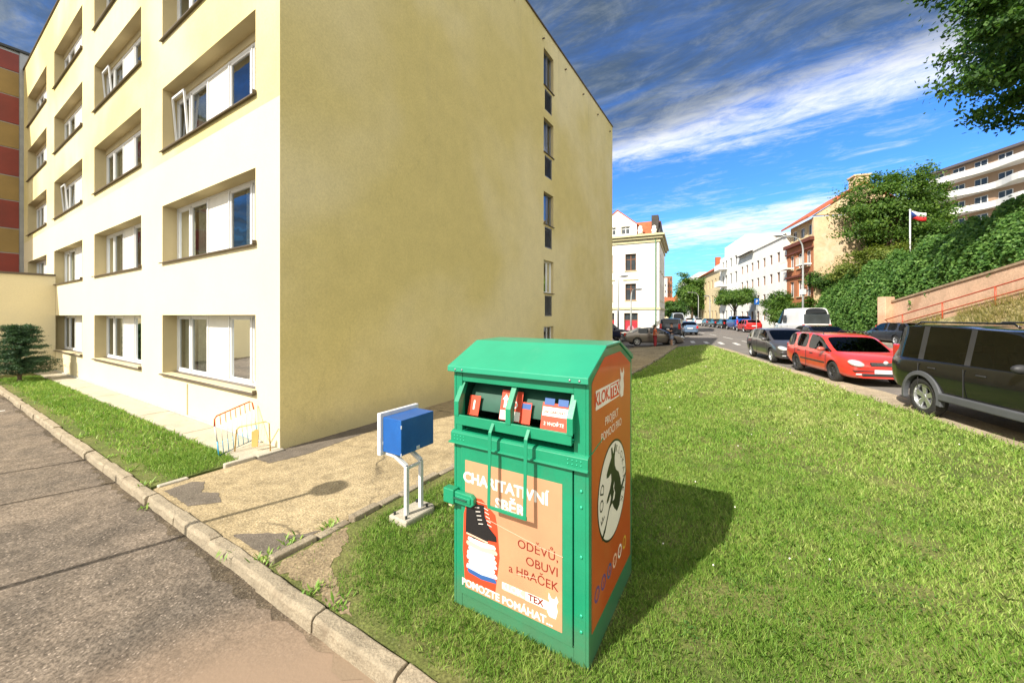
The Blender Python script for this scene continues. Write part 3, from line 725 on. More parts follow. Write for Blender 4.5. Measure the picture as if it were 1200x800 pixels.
ink(poly([(-.15, -.005), (.06, -.02), (.065, -.008), (-.15, .008)]), .30, .635, M_['print_pink'], YF - .0038, 1.0, 'printed_sole')
sc_ = MB()
for p_ in ([(.37, .80), (.60, .765), (.80, .735), (1.0, .72)], [(.12, .92), (.42, .915), (.70, .905)], [(.62, .47), (.80, .50)]):
    for a_, b_ in zip(p_[:-1], p_[1:]): sc_.add([(a_[0], -.0235, a_[1]), (b_[0], -.0235, b_[1]), (b_[0], -.0235, b_[1] + .004), (a_[0], -.0235, a_[1] + .004)], [(0, 1, 2, 3)])
sc_.build('scratch', M_['print_pink'], pos_)
# rivets beside the door, hinge pins
for z in (1.2, 1.09, .35, .24, .75):
    s = MB(); s.sphere((BW - .055, -.001, z), (.012, .006, .012), 8, 6); s.build('rivet', M_['rivet'], bn_, smooth=True)
# lock housing
lk = MB(); lk.box((-.055, -.075, .86), (.055, .0, .98)); lk.prism([(.055, .872), (.22, .872), (.25, .895), (.25, .945), (.22, .968), (.055, .968)], 'y', -.062, -.017)
lko = lk.build('lock_housing', G_, bn_, bevel=.008)
dbox('slot', (.07, -.072, .898), (.222, -.061, .944), G_, lko, .009); dbox('latch', (.055, -.082, .916), (.19, -.0715, .928), M_['bin_dark'], lko, .002)
dbox('padlock', (-.02, -.05, .825), (.02, -.02, .862), M_['trim'], lko, .006)
# side poster
ps = MB(); ps.prism([(.055, .21), (.055, 1.93), (.10, 1.965), (.34, 2.09), (.76, 2.10), (BD - .06, 1.97), (BD - .06, .21)], 'x', BW + .0008, BW + .003)
sp = ps.build('side_poster', M_['poster_side'], bn_)
def ink_s(geo, y, z, m, off=.0035, sc=1, rot=0, name='lettering'):
    vs, fs = geo; t = MB()
    t.add(vs, fs, 0, Matrix.Translation((BW + off, y, z)) @ Matrix.Rotation(R(90), 4, 'Z') @ Matrix.Rotation(R(90), 4, 'X') @ Matrix.Rotation(R(rot), 4, 'Z') @ Matrix.Scale(sc, 4))
    return t.build(name, m, sp)
ink_s(rect(-.30, -.07, .30, .07), .43, 1.80, M_['print_white']); ink_s(rect(.045, -.058, .285, .058), .43, 1.80, M_['print_red'], .0045)
ink_s(text_geo('KLOK.', .13, .022, spacing=.95), .285, 1.80, M_['print_red'], .005); ink_s(text_geo('TEX', .125, .022), .595, 1.80, M_['print_white'], .0055)
ink_s(poly(kang), .80, 1.83, M_['print_white'], .0042, 1.5)
ink_s(text_geo('PROJEKT', .09, .001), .52, 1.60, M_['print_white']); ink_s(text_geo('POMOCI PRO', .09, .001), .52, 1.50, M_['print_white'])
ink_s(disc(.385, .385, 56), .55, 1.02, M_['print_black'], .0035); ink_s(disc(.368, .368, 56), .55, 1.02, M_['print_white'], .0042)
k2 = [(-.27, -.28), (-.20, -.24), (-.10, -.12), (-.03, -.10), (.02, -.16), (.10, -.22), (.17, -.20), (.22, -.12), (.38, -.0), (.385, .02), (.22, -.06), (.20, .01), (.15, .08), (.08, .12), (.04, .17), (.035, .23), (.07, .32), (.05, .345), (.0, .27), (-.03, .335), (-.06, .33), (-.05, .26), (-.11, .22), (-.17, .17), (-.17, .14), (-.12, .13), (-.06, .14), (-.05, .08), (-.09, .03), (-.16, -.02), (-.17, -.05), (-.13, -.05), (-.07, -.01), (-.06, -.05), (-.10, -.09), (-.19, -.19), (-.28, -.25)]
ink_s(poly(k2), .55, 1.02, M_['print_black'], .005, 1.02, 0, 'emblem_animal')
ink_s(poly([(-.02, -.09), (.02, -.03), (.0, .02), (.035, .05), (.02, .0), (.05, -.05), (.03, -.09)]), .545, 1.02, M_['print_white'], .006, 1.0, 0, 'emblem_animal')
for i, ch in enumerate('FOD'):
    a_ = R(205 - i * 22); ink_s(text_geo(ch, .12, .0), .55 + .29 * math.cos(a_), 1.02 + .29 * math.sin(a_), M_['print_black'], .0052, 1, math.degrees(a_) - 90)
for i, ch in enumerate('KLOKÁNEK'):
    a_ = R(72 - i * 15.5); ink_s(text_geo(ch, .085, .0), .55 + .305 * math.cos(a_), 1.02 + .305 * math.sin(a_), M_['print_black'], .0052, 1, math.degrees(a_) - 90)
for i, mm in enumerate(('print_purple', 'print_purple', 'print_blue', 'print_pink', 'print_white', 'print_ochre')):
    ink_s(disc(.055, .055, 24, .66), .16 + i * .145, .42, M_[mm], .0035, name='ring_mark')
    ink_s(text_geo('iyeaon'[i], .05, .004), .16 + i * .145, .42, M_[mm], .0045)

# ------------------------------------------------------------ blue backed notice box on white legs
M_['blue_box'] = mat('blue_box_paint', (.012, .10, .36), .35, var=.12, vscale=3, coat=.2, dirt=(.04, .16, .40), dscale=3, damt=.5, fine=.08)
M_['white_metal'] = mat('white_painted_metal', (.66, .66, .68), .4, var=.06, dirt=(.4, .36, .3), dscale=6, damt=.4)
M_['edge_chip'] = mat('chipped_edge', (.6, .62, .65), .6, var=.1)
nb = thing('notice_box', 'blue box with white back panel on two white legs in concrete block', 'notice box', (-1.27, 4.3, 0), ROT)
m = MB(); m.box((-.31, 0, .79), (0, .53, 1.20)); m.build('box', M_['blue_box'], nb, bevel=.006)
m = MB(); m.box((-.37, -.035, .745), (-.312, .58, 1.245)); m.build('back_panel', M_['white_metal'], nb, bevel=.006)
m = MB(); m.box((-.385, .01, .79), (-.371, .535, 1.20)); m.build('notice_sheet', M_['print_white'], nb)
for y in (.10, .33):
    m = MB(); pts = [Vector((-.28, y - .06, .775)), Vector((-.15, y - .06, .765)), Vector((-.02, y, .64)), Vector((-.02, y, .07))]
    for p, q_ in zip(pts[:-1], pts[1:]):
        dn = (q_ - p).normalized(); sd = Vector((0, 1, 0)); up = dn.cross(sd).normalized(); r_ = .022
        vs = [e + sd * r_ * a_ + up * r_ * c_ for e in (p, q_) for a_, c_ in ((-1, -1), (1, -1), (1, 1), (-1, 1))]
        m.add(vs, [(0, 3, 2, 1), (4, 5, 6, 7), (0, 1, 5, 4), (1, 2, 6, 5), (2, 3, 7, 6), (3, 0, 4, 7)])
    m.build('leg', M_['white_metal'], nb, bevel=.003)
m = MB(); m.box((-.035, .12, .60), (-.008, .31, .63)); m.build('cross_bar', M_['white_metal'], nb)
m = MB(); m.prism([(-.20, -.01), (.10, -.02), (.12, .42), (.06, .47), (-.18, .45)], 'z', -.05, .075); m.build('concrete_foot', M_['concrete'], nb, bevel=.02)
for x, y, z in ((.001, .004, 1.12), (.001, .004, .80), (-.305, -.001, .89)):
    m = MB(); m.box((x - .006, y - .006, z - .02), (x + .003, y + .006, z + .02)); m.build('hinge', M_['edge_chip'], nb, bevel=.002)

for x, y in ((-.14, .03), (-.14, .38), (.05, .03), (.05, .36)):
    m = MB(); m.lathe([(.001, .11), (.014, .11), (.014, .075)], 8, 'z', M=Matrix.Translation((x, y, 0))); m.build('bolt', M_['dark_metal'], nb)
m = MB(); m.box((-.012, .24, .80), (.006, .29, .84)); m.build('lock', M_['edge_chip'], nb, bevel=.003)
# ------------------------------------------------------------ leaning tube racks by the wall
M_['rack_orange'] = mat('orange_tube', (.62, .10, .04), .4, var=.1)
M_['rack_blue'] = mat('blue_tube', (.03, .25, .42), .4, var=.1)
M_['rack_yellow'] = mat('yellow_tube', (.55, .36, .12), .4, var=.1)
rk = thing('tube_barrier', 'leaning tube barrier with orange top rail and blue foot rail against the wall', 'barrier', tuple(AB(.49, -.74, .035)), ROT + R(110))
def rackpt(x, z, y=0): return (x, .12 * z + y, z)
def bars(name, segs, m, r=.012):
    for s_ in segs:
        b_ = MB(); b_.tube(s_, r, 8); b_.build(name, m, rk, smooth=True)
bars('top_rail', [[rackpt(-.02, .50), rackpt(-.01, .62), rackpt(.03, .66), rackpt(.68, .76), rackpt(.73, .73), rackpt(.75, .60)]], M_['rack_orange'], .013)
bars('foot_rail', [[rackpt(0, .24), rackpt(.0, .0), rackpt(.76, .06), rackpt(.76, .30)]], M_['rack_blue'], .013)
bars('bar', [[rackpt(0, .24), rackpt(-.02, .50)], [rackpt(.76, .30), rackpt(.75, .60)]], M_['white_metal'], .011)
for i in range(7):
    x = .09 + i * .096; z0 = .08 * x; z1 = .655 + .15 * x
    bars('bar', [[rackpt(x, z0), rackpt(x, z0 + .22)]], M_['rack_blue'], .006)
    bars('bar', [[rackpt(x, z0 + .22), rackpt(x, z1 - .17)]], M_['white_metal'], .006)
    bars('bar', [[rackpt(x, z1 - .17), rackpt(x, z1)]], M_['rack_orange'], .006)
rk = thing('tube_rack', 'thin yellow tube rack standing behind the orange and blue barrier', 'bike rack', tuple(AB(.50, -.50, .035)), ROT + R(32))
bars('hoop', [[rackpt(.0, .0), rackpt(.0, .36), rackpt(.05, .41), rackpt(.50, .50), rackpt(.56, .47), rackpt(.62, .0)]], M_['rack_yellow'], .011)
m = MB(); m.prism([(.28, .06), (.38, .07), (.40, .34), (.36, .38), (.28, .33)], 'y', .02, .035); m.build('panel', M_['rack_yellow'], rk)
# posts that stand beside the camera and throw the long shadows
def post(name, label, cat, base, h, head=False, group=None):
    o = thing(name, label, cat, base, 0, group); m = MB(); m.tube([(0, 0, -.2), (0, 0, h)], .035, 12); m.build('pole', M_['galv'], o, smooth=True)
    if head:
        m = MB(); m.sphere((0, 0, h), (.22, .22, .12), 16, 8); m.build('lamp_head', M_['grey_metal'], o, smooth=True)
    else:
        m = MB(); m.box((-.03, -.22, h - .4), (-.026, .22, h - .02)); m.build('sign_plate', M_['grey_metal'], o)
sv = Vector((math.sin(SUN_AZ), math.cos(SUN_AZ), 0)) / math.tan(SUN_EL)
post('park_lamp', 'slim lamp with a round head on the asphalt left of the kerb', 'street lamp', tuple(Vector((-2.55, 5.25, 0)) - sv * 4.0 + Vector((0, 0, -.1))), 4.1, True)
def rail_post(tip, h, lab):
    b_ = Vector(tip) - sv * h; o = thing('marker_post', lab, 'post', (b_.x, b_.y, -.1)); m = MB(); m.tube([(0, 0, -.2), (0, 0, h + .1)], .03, 10); m.build('pole', M_['galv'], o, smooth=True)
    m = MB(); m.sphere((0, 0, h + .1), .045, 10, 6); m.build('cap', M_['galv'], o, smooth=True)
rail_post((-6.0, 5.6, 0), 3.0, 'steel marker post on the asphalt, nearer to the camera')
rail_post((-7.5, 6.45, 0), 3.0, 'steel marker post on the asphalt, nearer to the low wing')
# ------------------------------------------------------------ hillside, retaining wall, ramp
def hedge_top(Y):
    pts = [(-14, 9.6), (8, 9.4), (18, 8.75), (28, 7.0), (37, 5.9), (44, 4.6), (70, 4.0)]
    for (a, za), (b, zb) in zip(pts[:-1], pts[1:]):
        if Y <= b: return za + (zb - za) * (Y - a) / (b - a)
    return pts[-1][1]
M_['hill'] = ground_mat('hill_scrub_ground', (.07, .10, .03), (.13, .14, .05), 8, .3, sp=0)
M_['dry_soil'] = ground_mat('dry_bank', (.36, .27, .13), (.30, .26, .12), 12, .3, sp=.1)
M_['sand_wall'] = mat('sandstone_wall', (.62, .41, .27), .9, var=.14, vscale=.9, bump=.6, bscale=18, dirt=(.42, .22, .12), dscale=.5, damt=.6, fine=.15, fscale=9)
hs = MB(); ys = [-14 + 3 * i for i in range(26)]; ts = [21.0, 22, 24, 28, 34, 42, 52, 66, 90]
vs = [(*S(t, y), hedge_top(y) - .7 + .30 * (t - 21) + .35 * math.sin(t * .7 + y * .4)) for y in ys for t in ts]
m_ = len(ts); hs.add(vs, [(i * m_ + j, i * m_ + j + 1, (i + 1) * m_ + j + 1, (i + 1) * m_ + j) for i in range(len(ys) - 1) for j in range(m_ - 1)])
hs.build('hillside', M_['hill'], smooth=True)['kind'] = 'structure'
def wall_top(Y):
    return 4.9 + (17.9 - Y) * .18 if Y > 10 else 6.3
wl = thing('retaining_wall', 'sandy retaining wall with sloping top below the ivy, red rail in front', 'wall', (0, 0, 0))
m = MB(); ys = [26.6, 24, 21, 18, 15, 10, 4, -4, -12]
for y0, y1 in zip(ys[:-1], ys[1:]):
    p = [(*S(19.2, y0),), (*S(19.2, y1),), (*S(19.9, y1),), (*S(19.9, y0),)]
    tops = [wall_top(y0), wall_top(y1), wall_top(y1), wall_top(y0)]
    m.add([(x, y, 0) for x, y in p] + [(x, y, t) for (x, y), t in zip(p, tops)], [(4, 5, 6, 7), (0, 1, 5, 4), (2, 3, 7, 6)])
x0, y0 = S(19.2, 26.6); m.add([(x0, y0, 0), (x0 + .7, y0, 0), (x0 + .7, y0, wall_top(26.6)), (x0, y0, wall_top(26.6))], [(0, 1, 2, 3)])
m.build('wall_face', M_['sand_wall'], wl)
m = MB()
for y0, y1 in zip(ys[:-1], ys[1:]):
    p = [S(19.12, y0), S(19.12, y1), S(19.98, y1), S(19.98, y0)]; tz = [wall_top(y0), wall_top(y1), wall_top(y1), wall_top(y0)]
    m.add([(x, y, t + e) for e in (.003, .13) for (x, y), t in zip(p, tz)], [(4, 5, 6, 7), (0, 1, 5, 4), (2, 3, 7, 6), (0, 3, 2, 1)])
m.build('coping', mat('worn_coping', (.34, .24, .15), .9, var=.3, vscale=3), wl)
x0, y0 = S(18.9, 26.9); m = MB(); m.box((x0 - .25, y0 - .3, 0), (x0 + .45, y0 + .3, 3.75)); m.build('end_pier', M_['sand_wall'], wl, bevel=.04)
# bank below the ramp
def ramp_z(Y): return max(.6, .95 + (27.4 - Y) * .222)
m = MB(); ys = [27.6, 25, 22, 19, 16, 12, 6, 0, -10]
cols_ = [(17.7, None, .02), (18.1, .45, 0), (18.55, 1, 0), (19.195, 1, .0)]
vs = [(*S(t, y), (.58 if f is None else .58 + (ramp_z(y) - .58) * f)) for y in ys for t, f, _ in cols_]
m.add(vs, [(i * 4 + j, i * 4 + j + 1, (i + 1) * 4 + j + 1, (i + 1) * 4 + j) for i in range(len(ys) - 1) for j in range(3)])
m.build('grassy_bank', M_['dry_soil'])['kind'] = 'structure'
M_['rail_red'] = mat('red_rail_paint', (.50, .075, .03), .45, var=.12)
rl = thing('handrail', 'red tube handrail climbing the ramp along the sandy wall', 'handrail', (0, 0, 0))
def rp_(Y, h): x, y = S(18.75, Y); return (x, y, ramp_z(Y) + h)
for h in (1.0, .5):
    m = MB(); m.tube([rp_(27.6, h - (.2 if h == 1 else .3)), rp_(27.1, h), rp_(22, h), rp_(12, h), rp_(2, h)], .035, 8); m.build('rail', M_['rail_red'], rl, smooth=True)
for Y in (27.6, 25.0, 21.9, 18.8, 16.0, 13):
    m = MB(); a, b_ = rp_(Y, -.1), rp_(Y, 1.0 if Y < 27.5 else .8); m.tube([a, b_], .035, 8); m.build('post', M_['rail_red'], rl, smooth=True)

# ------------------------------------------------------------ leaves
def leaf_quads(cen, size, flat=None, jitter=1.0, aspect=.6):
    """cen (n,3) -> rhombic leaves (4 corners) at random tilt; flat: preferred normal (n,3)"""
    n = len(cen); a = rng.normal(size=(n, 3)) * jitter
    if flat is not None: a = a * .7 + flat
    a /= np.linalg.norm(a, axis=1, keepdims=True)
    r = rng.normal(size=(n, 3)); u = np.cross(a, r); u /= np.linalg.norm(u, axis=1, keepdims=True); v = np.cross(a, u)
    s = (size * rng.uniform(.6, 1.3, size=(n, 1)))
    q = np.stack([cen - u * s, cen - v * s * aspect, cen + u * s, cen + v * s * aspect], 1)
    return q.reshape(-1, 3)
def crown_points(cen, rad, n_cl, per, spread, bottom=-.7, hollow=.45, seed=0, squash=1.0):
    g = np.random.default_rng(seed); out = []; nor = []; cl = []
    cen = np.array(cen); rad = np.array(rad)
    while len(cl) < n_cl:
        d_ = g.normal(size=3); d_ /= np.linalg.norm(d_)
        if d_[2] < bottom: continue
        k = g.uniform(hollow, 1) ** .6
        k *= .78 + .34 * math.sin(d_[0] * 4.1 + seed) * math.sin(d_[1] * 5.3 + 1.7 * seed) + .12 * math.sin(d_[2] * 9)
        cl.append(cen + d_ * rad * k)
    cl = np.array(cl)
    for c in cl:
        sp = spread * g.uniform(.55, 1.35); p = g.normal(size=(per, 3)) * sp * np.array([1, 1, .55 * squash])
        out.append(c + p); nn = (c - cen) / rad; nn = nn / (np.linalg.norm(nn) + 1e-6); nn[2] += .5; nor.append(np.repeat(nn[None], per, 0))
    return np.concatenate(out), np.concatenate(nor), cl
M_['leaf_dark'] = leaf_mat('dark_green_leaves', ((.020, .055, .012), (.05, .12, .022), (.11, .20, .035)))
M_['leaf_mid'] = leaf_mat('green_leaves', ((.030, .075, .014), (.075, .155, .024), (.16, .25, .04)), clump=1.1)
M_['leaf_yellow'] = leaf_mat('yellow_green_leaves', ((.06, .10, .015), (.13, .18, .03), (.24, .26, .05)), clump=1.2)
M_['leaf_ivy'] = leaf_mat('ivy_leaves', ((.03, .09, .018), (.085, .19, .038), (.18, .31, .07)), trans=.3, clump=1.6)
M_['needle'] = leaf_mat('conifer_sprays', ((.012, .040, .022), (.03, .075, .035), (.06, .13, .05)), trans=.1, clump=3)
def tree(name, label, cat, base, trunk_h, r0, cen, rad, n_cl, per, leaf, m, spread=.5, seed=1, group=None, bottom=-.6, hollow=.45, limbs=9):
    o = thing(name, label, cat, base, 0, group); b_ = Vector(base)
    pts, nor, cl = crown_points(cen, rad, n_cl, per, spread, bottom, hollow, seed)
    np_mesh('crown', leaf_quads(pts, leaf, nor), 4, m, o)
    g = random.Random(seed); t = MB(); top = Vector(cen) + Vector((0, 0, rad[2] * .25))
    prev = Vector((0, 0, -.3)); P_ = [prev, Vector((g.uniform(-.1, .1), g.uniform(-.1, .1), trunk_h * .5)), Vector((0, 0, trunk_h)), (Vector((0, 0, trunk_h)) + top) / 2, top]
    t.tube(P_, [r0 * 1.25, r0, r0 * .85, r0 * .5, r0 * .12], 10)
    for i in range(limbs):
        c = Vector(cl[g.randrange(len(cl))]); s0 = Vector((0, 0, trunk_h)).lerp(top, g.uniform(0, .6)); mid = s0.lerp(c, .5) + Vector((g.uniform(-.2, .2), g.uniform(-.2, .2), .12 * (c - s0).length))
        t.tube([s0, mid, c], [r0 * .42, r0 * .26, r0 * .06], 7)
    t.build('trunk', M_['bark'], o, smooth=True)
    return o
# ivy and hedge that cover the hill's retaining wall
def hedge_pts(y0, y1, n, depth=.45, seed=4):
    g = np.random.default_rng(seed); Y = g.uniform(y0, y1, n)
    top = np.array([hedge_top(y) for y in Y]); low = np.where(Y < 26.8, np.maximum(4.9 + (17.9 - Y) * .18, 3.3) - .25, .5)
    over = .9 * np.clip(np.sin(Y * 1.3) * .5 + np.sin(Y * .55 + 1) * .7, 0, 1) * (Y < 26.8); low = low - over
    f = g.uniform(0, 1, n); z = low + (top - low) * f
    bulge = .45 * np.sin(f * math.pi) + .15 * np.sin(Y * 1.7 + z * 1.3) + .14 * np.sin(Y * 3.1 - z * 2.1) + .12 * np.sin(Y * 7 + z * 5)
    back = (f ** 2) * 1.3
    t = 19.95 - bulge * .8 + back + g.uniform(-depth, depth * .3, n)
    t = np.where(Y > 26.8, t - .5, t)
    z = z + g.normal(size=n) * .08 + .25 * np.sin(Y * 2.3) * f
    x = t + .29 * Y
    nor = np.tile(np.array([[-.85, .1, .5]]), (n, 1))
    return np.stack([x, Y, z], 1), nor
hd = thing('ivy_hedge', 'dense ivy hedge covering the retaining wall along the whole street', 'hedge', (*S(20, 20), .6))
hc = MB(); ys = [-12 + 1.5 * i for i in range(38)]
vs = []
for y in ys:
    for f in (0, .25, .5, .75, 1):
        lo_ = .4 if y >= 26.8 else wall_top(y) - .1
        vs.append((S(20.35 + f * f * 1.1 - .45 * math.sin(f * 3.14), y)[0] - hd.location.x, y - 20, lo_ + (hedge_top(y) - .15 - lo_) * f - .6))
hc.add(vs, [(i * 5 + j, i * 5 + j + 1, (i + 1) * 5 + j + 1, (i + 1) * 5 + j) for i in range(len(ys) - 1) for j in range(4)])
hc.build('inner_growth', mat('hedge_core', (.018, .035, .012), .95, var=.5, vscale=3), hd, smooth=True)  # dark green core mesh behind the ivy leaves
hp, hn = hedge_pts(6, 43, 130000)
hp2, hn2 = hedge_pts(-12, 6, 14000, seed=9)
hp = np.concatenate([hp, hp2]); hn = np.concatenate([hn, hn2]); hp = hp - np.array(hd.location)[None]
np_mesh('ivy_foliage', leaf_quads(hp, .085, hn, aspect=.75), 4, M_['leaf_ivy'], hd)
# trees and bushes on the hill
def hz(x, y): t = TT(x, y); return hedge_top(y) - .7 + .30 * (t - 21)
b0 = P(1044, 33, 6.6)
tree('hill_tree', 'large dark leafy tree on the hill above the ivy, right of the red roof', 'tree', b0, 2.2, .30, (0, 0, 5.0), (4.5, 3.4, 4.3), 120, 230, .11, M_['leaf_mid'], .48, 5, bottom=-.8, limbs=14)
b1 = P(1085, 34, 8.6)
tree('hill_tree', 'loose branched tree top rising right behind the large hill tree', 'tree', b1, 1.5, .16, (0, 0, 3.4), (2.7, 2.0, 2.9), 48, 170, .10, M_['leaf_mid'], .38, 8, bottom=-.8, hollow=.2, limbs=16)
def bush(label, base, cen, rad, n_cl, per, leaf, m, seed, group='bushes along the hillside', cat='bush', name='bush'):
    return tree(name, label, cat, base, .4, .07, cen, rad, n_cl, per, leaf, m, .3, seed, group, bottom=-.9, hollow=.3, limbs=6)
bush('yellow green bush on the hill directly below the large tree', P(1040, 31, 5.6), (0, 0, 1.5), (2.7, 1.6, 1.5), 50, 200, .085, M_['leaf_yellow'], 11)
bush('pale green bush on the hill left of the flag pole foot', P(1000, 34, 5.2), (0, 0, 1.2), (2.4, 1.6, 1.3), 45, 180, .085, M_['leaf_yellow'], 12)
bush('yellow tinged bush behind the flag pole', P(1078, 33, 7.3), (0, 0, 1.1), (2.2, 1.5, 1.2), 40, 180, .085, M_['leaf_yellow'], 13)
bush('dark bush on the hill top right of the flag', P(1110, 30, 8.0), (0, 0, .9), (2.3, 1.5, 1.1), 45, 180, .085, M_['leaf_dark'], 14)
bush('dark green bush leaning over the far end of the ivy beside the brown house', P(968, 37, 3.8), (0, 0, 1.9), (2.3, 1.6, 1.6), 50, 180, .09, M_['leaf_dark'], 15)
bush('green bush at the foot of the brown house behind the white van', P(922, 38.5, .6), (0, 0, 2.0), (2.4, 1.6, 1.9), 60, 180, .09, M_['leaf_mid'], 16)
bush('tall green bush between the white van and the street lamp', P(950, 37, .6), (0, 0, 1.8), (1.9, 1.5, 1.8), 50, 180, .09, M_['leaf_mid'], 17)
bush('small round tree in front of the white house row', P(911, 43, .6), (0, 0, 3.4), (1.9, 1.6, 1.5), 40, 160, .09, M_['leaf_dark'], 18)
# tree whose boughs hang in at the top right
b2 = Vector((26.5, 15.5, hz(26.5, 15.5)))
o = tree('overhanging_tree', 'big tree whose leafy boughs hang into the sky at upper right', 'tree', b2, 3.0, .38, (.3, 0, 6.8), (7.4, 6.6, 4.7), 300, 260, .12, M_['leaf_dark'], .42, 21, bottom=-.62, hollow=.5, limbs=30)
# trees down the street
tree('street_tree', 'round flat crowned tree above the parked cars by the white houses', 'tree', P(861, 53), 2.3, .16, (0, 0, 3.9), (3.15, 2.8, 1.55), 120, 240, .10, M_['leaf_mid'], .32, 31, bottom=-.25, hollow=.5)
tree('street_tree', 'tall leafy tree down the street left of the white houses', 'tree', P(811, 88, .2), 3, .3, (0, 0, 6.9), (4.3, 3.6, 5.0), 110, 190, .2, M_['leaf_mid'], .7, 32, bottom=-.8)
tree('street_tree', 'dark low tree just right of the white corner house', 'tree', P(788, 66, 0), 1.6, .2, (0, 0, 3.3), (2.6, 2.2, 1.8), 60, 170, .14, M_['leaf_dark'], .4, 33, bottom=-.7)
tree('street_tree', 'small green tree beside the far lamp in the street', 'tree', P(826, 92, .2), 1.6, .2, (0, 0, 3.1), (3.4, 2.6, 1.8), 50, 160, .17, M_['leaf_mid'], .5, 34, bottom=-.5)
# conifer by the low wing
cf = AB(15.6, -1.25); cf.z = 0
cnf = thing('conifer_shrub', 'feathery dark green conifer shrub in front of the low wing', 'shrub', cf)
g = np.random.default_rng(5); L = []; tw = MB()
for i in range(260):
    a_ = g.uniform(0, 2 * math.pi); z0 = g.uniform(.25, 2.0); ln = (1.15 - .38 * z0) * g.uniform(.65, 1.12)
    dx, dy = math.cos(a_), math.sin(a_); s_ = np.linspace(.1, 1, 34)[:, None]
    p = np.array([[0, 0, z0]]) + s_ * np.array([[dx * ln, dy * ln, .32 * ln]]) - (s_ ** 2) * np.array([[0, 0, .22 * ln]])
    p = np.repeat(p, 5, 0) + g.normal(size=(170, 3)) * np.array([[.045, .045, .028]]); L.append(p)
    if i % 4 == 0: tw.tube([(0, 0, z0 - .05), (dx * ln * .5, dy * ln * .5, z0 + .12 * ln), (dx * ln * .92, dy * ln * .92, z0 + .12 * ln)], [.014, .008, .003], 5)
L = np.concatenate(L); np_mesh('foliage', leaf_quads(L, .036, np.tile([[.0, 0, .3]], (len(L), 1)), aspect=.22), 4, M_['needle'], cnf)
tw.tube([(0, 0, -.1), (0, 0, .8), (0, 0, 1.5)], [.06, .04, .015], 8); tw.build('stem', M_['bark'], cnf)

# ------------------------------------------------------------ houses
def win_parts(parent, M, a, b, c, d_, y, frame, glass, bars_v=1, bars_h=True, sillm=None, t=.07):
    w_, h = b - a, d_ - c; m = MB()
    m.box((0, 0, 0), (t, .06, h)); m.box((w_ - t, 0, 0), (w_, .06, h)); m.box((t, 0, 0), (w_ - t, .06, t)); m.box((t, 0, h - t), (w_ - t, .06, h))
    for i in range(bars_v): x = w_ * (i + 1) / (bars_v + 1); m.box((x - t / 2, .005, t), (x + t / 2, .055, h - t))
    if bars_h: m.box((t, .008, h * .66), (w_ - t, .052, h * .66 + t))
    f = m.build('window', frame, parent); f.matrix_local = M @ Matrix.Translation((a, y, c))
    g_ = MB(); g_.add([(t, .04, t), (w_ - t, .04, t), (w_ - t, .04, h - t), (t, .04, h - t)], [(0, 1, 2, 3)]); g_.build('pane', glass, f)
    if sillm:
        s_ = MB(); s_.box((-.1, -.28, -.09), (w_ + .1, -.0, -.012)); s_.build('window_sill', sillm, f)
# white corner house
cw = P(772.5, 40, 0); A1 = math.atan2(.42, -.906)   # facade runs left and away
fx = Vector((.906, -.42, 0)); rot1 = math.atan2(fx.y, fx.x)
ch = thing('corner_house', 'white corner house with orange framed windows, gabled dormer and pink shop windows', 'building', cw, rot1); ch.scale = (1, 1, .92)
I4 = Matrix.Identity(4)
def house_ops(xs, w_, rows_): return [(x, x + w_, c, d_) for x in xs for c, d_ in rows_]
wm = MB(); FX = [-1.5 - 2.05 - .0, -4.4 - 1.1, -7.9, -10.3, -12.7]
XS = [-2.95, -5.45, -7.95, -10.45]
o1 = [(x - .55, x + .60, c, d_) for x in XS for c, d_ in ((4.45, 6.45), (8.0, 10.0))]
o0 = [(x - .68, x + .78, .35, 2.95) for x in XS]
wall_grid(wm, -12, 0, 0, 11.9, o1 + o0, .3, 0, 0)
MR = Matrix.Rotation(R(90), 4, 'Z')
o2 = [(x, x + 1.1, c, d_) for x in (1.6, 4.4, 7.2) for c, d_ in ((4.45, 6.45), (8.0, 10.0), (.9, 2.9))]
wall_grid(wm, 0, 11, 0, 11.9, o2, .3, M=MR)
wm.add([(-12, 0, 0), (-12, 11, 0), (-12, 11, 11.9), (-12, 0, 11.9)], [(0, 1, 2, 3)]); wm.add([(-12, 11, 0), (0, 11, 0), (0, 11, 11.9), (-12, 11, 11.9)], [(0, 1, 2, 3)])
wm.build('wall', M_['white_wall'], ch, fix=False)
for a, b_, c, d_ in o1: win_parts(ch, I4, a, b_, c, d_, .2, M_['wood'], M_['dark_glass'], sillm=M_['trim'])
for a, b_, c, d_ in o2: win_parts(ch, MR, a, b_, c, d_, .2, M_['wood'], M_['dark_glass'], sillm=M_['trim'])
M_['shop_pink'] = mat('red_shop_sheet', (.45, .035, .05), .4, var=.2, vscale=1); M_['shop_flower'] = mat('pink_flower_print', (.75, .25, .30), .4, var=.2, vscale=6)
for a, b_, c, d_ in o0:
    win_parts(ch, I4, a, b_, c, d_, .2, M_['wood'], M_['dark_glass'], 0, True)
    m = MB(); m.box((a + .07, .228, c + .07), (b_ - .07, .238, c + 1.75)); so = m.build('shop_window_sheet', M_['shop_pink'], ch)
    for k in range(6):
        m = MB(); an = k * 1.05; vs, fs = disc(.22, .26, 14); m.add([((a + b_) / 2 - .05 + .2 * math.cos(an) + x, .2265 - .0008 * k, c + .62 + .22 * math.sin(an) + y) for x, y, z in vs], fs); m.build('petal_print', M_['shop_flower'], so)
tr = MB(); ru = {}
for z0, z1, e in ((3.35, 3.6, .12), (11.2, 11.45, .12), (11.62, 11.86, .35), (11.9, 12.12, .55)):
    tr.box((-12, -e, z0), (e, -.003, z1)); tr.box((.003, -.003, z0), (e, 11, z1))
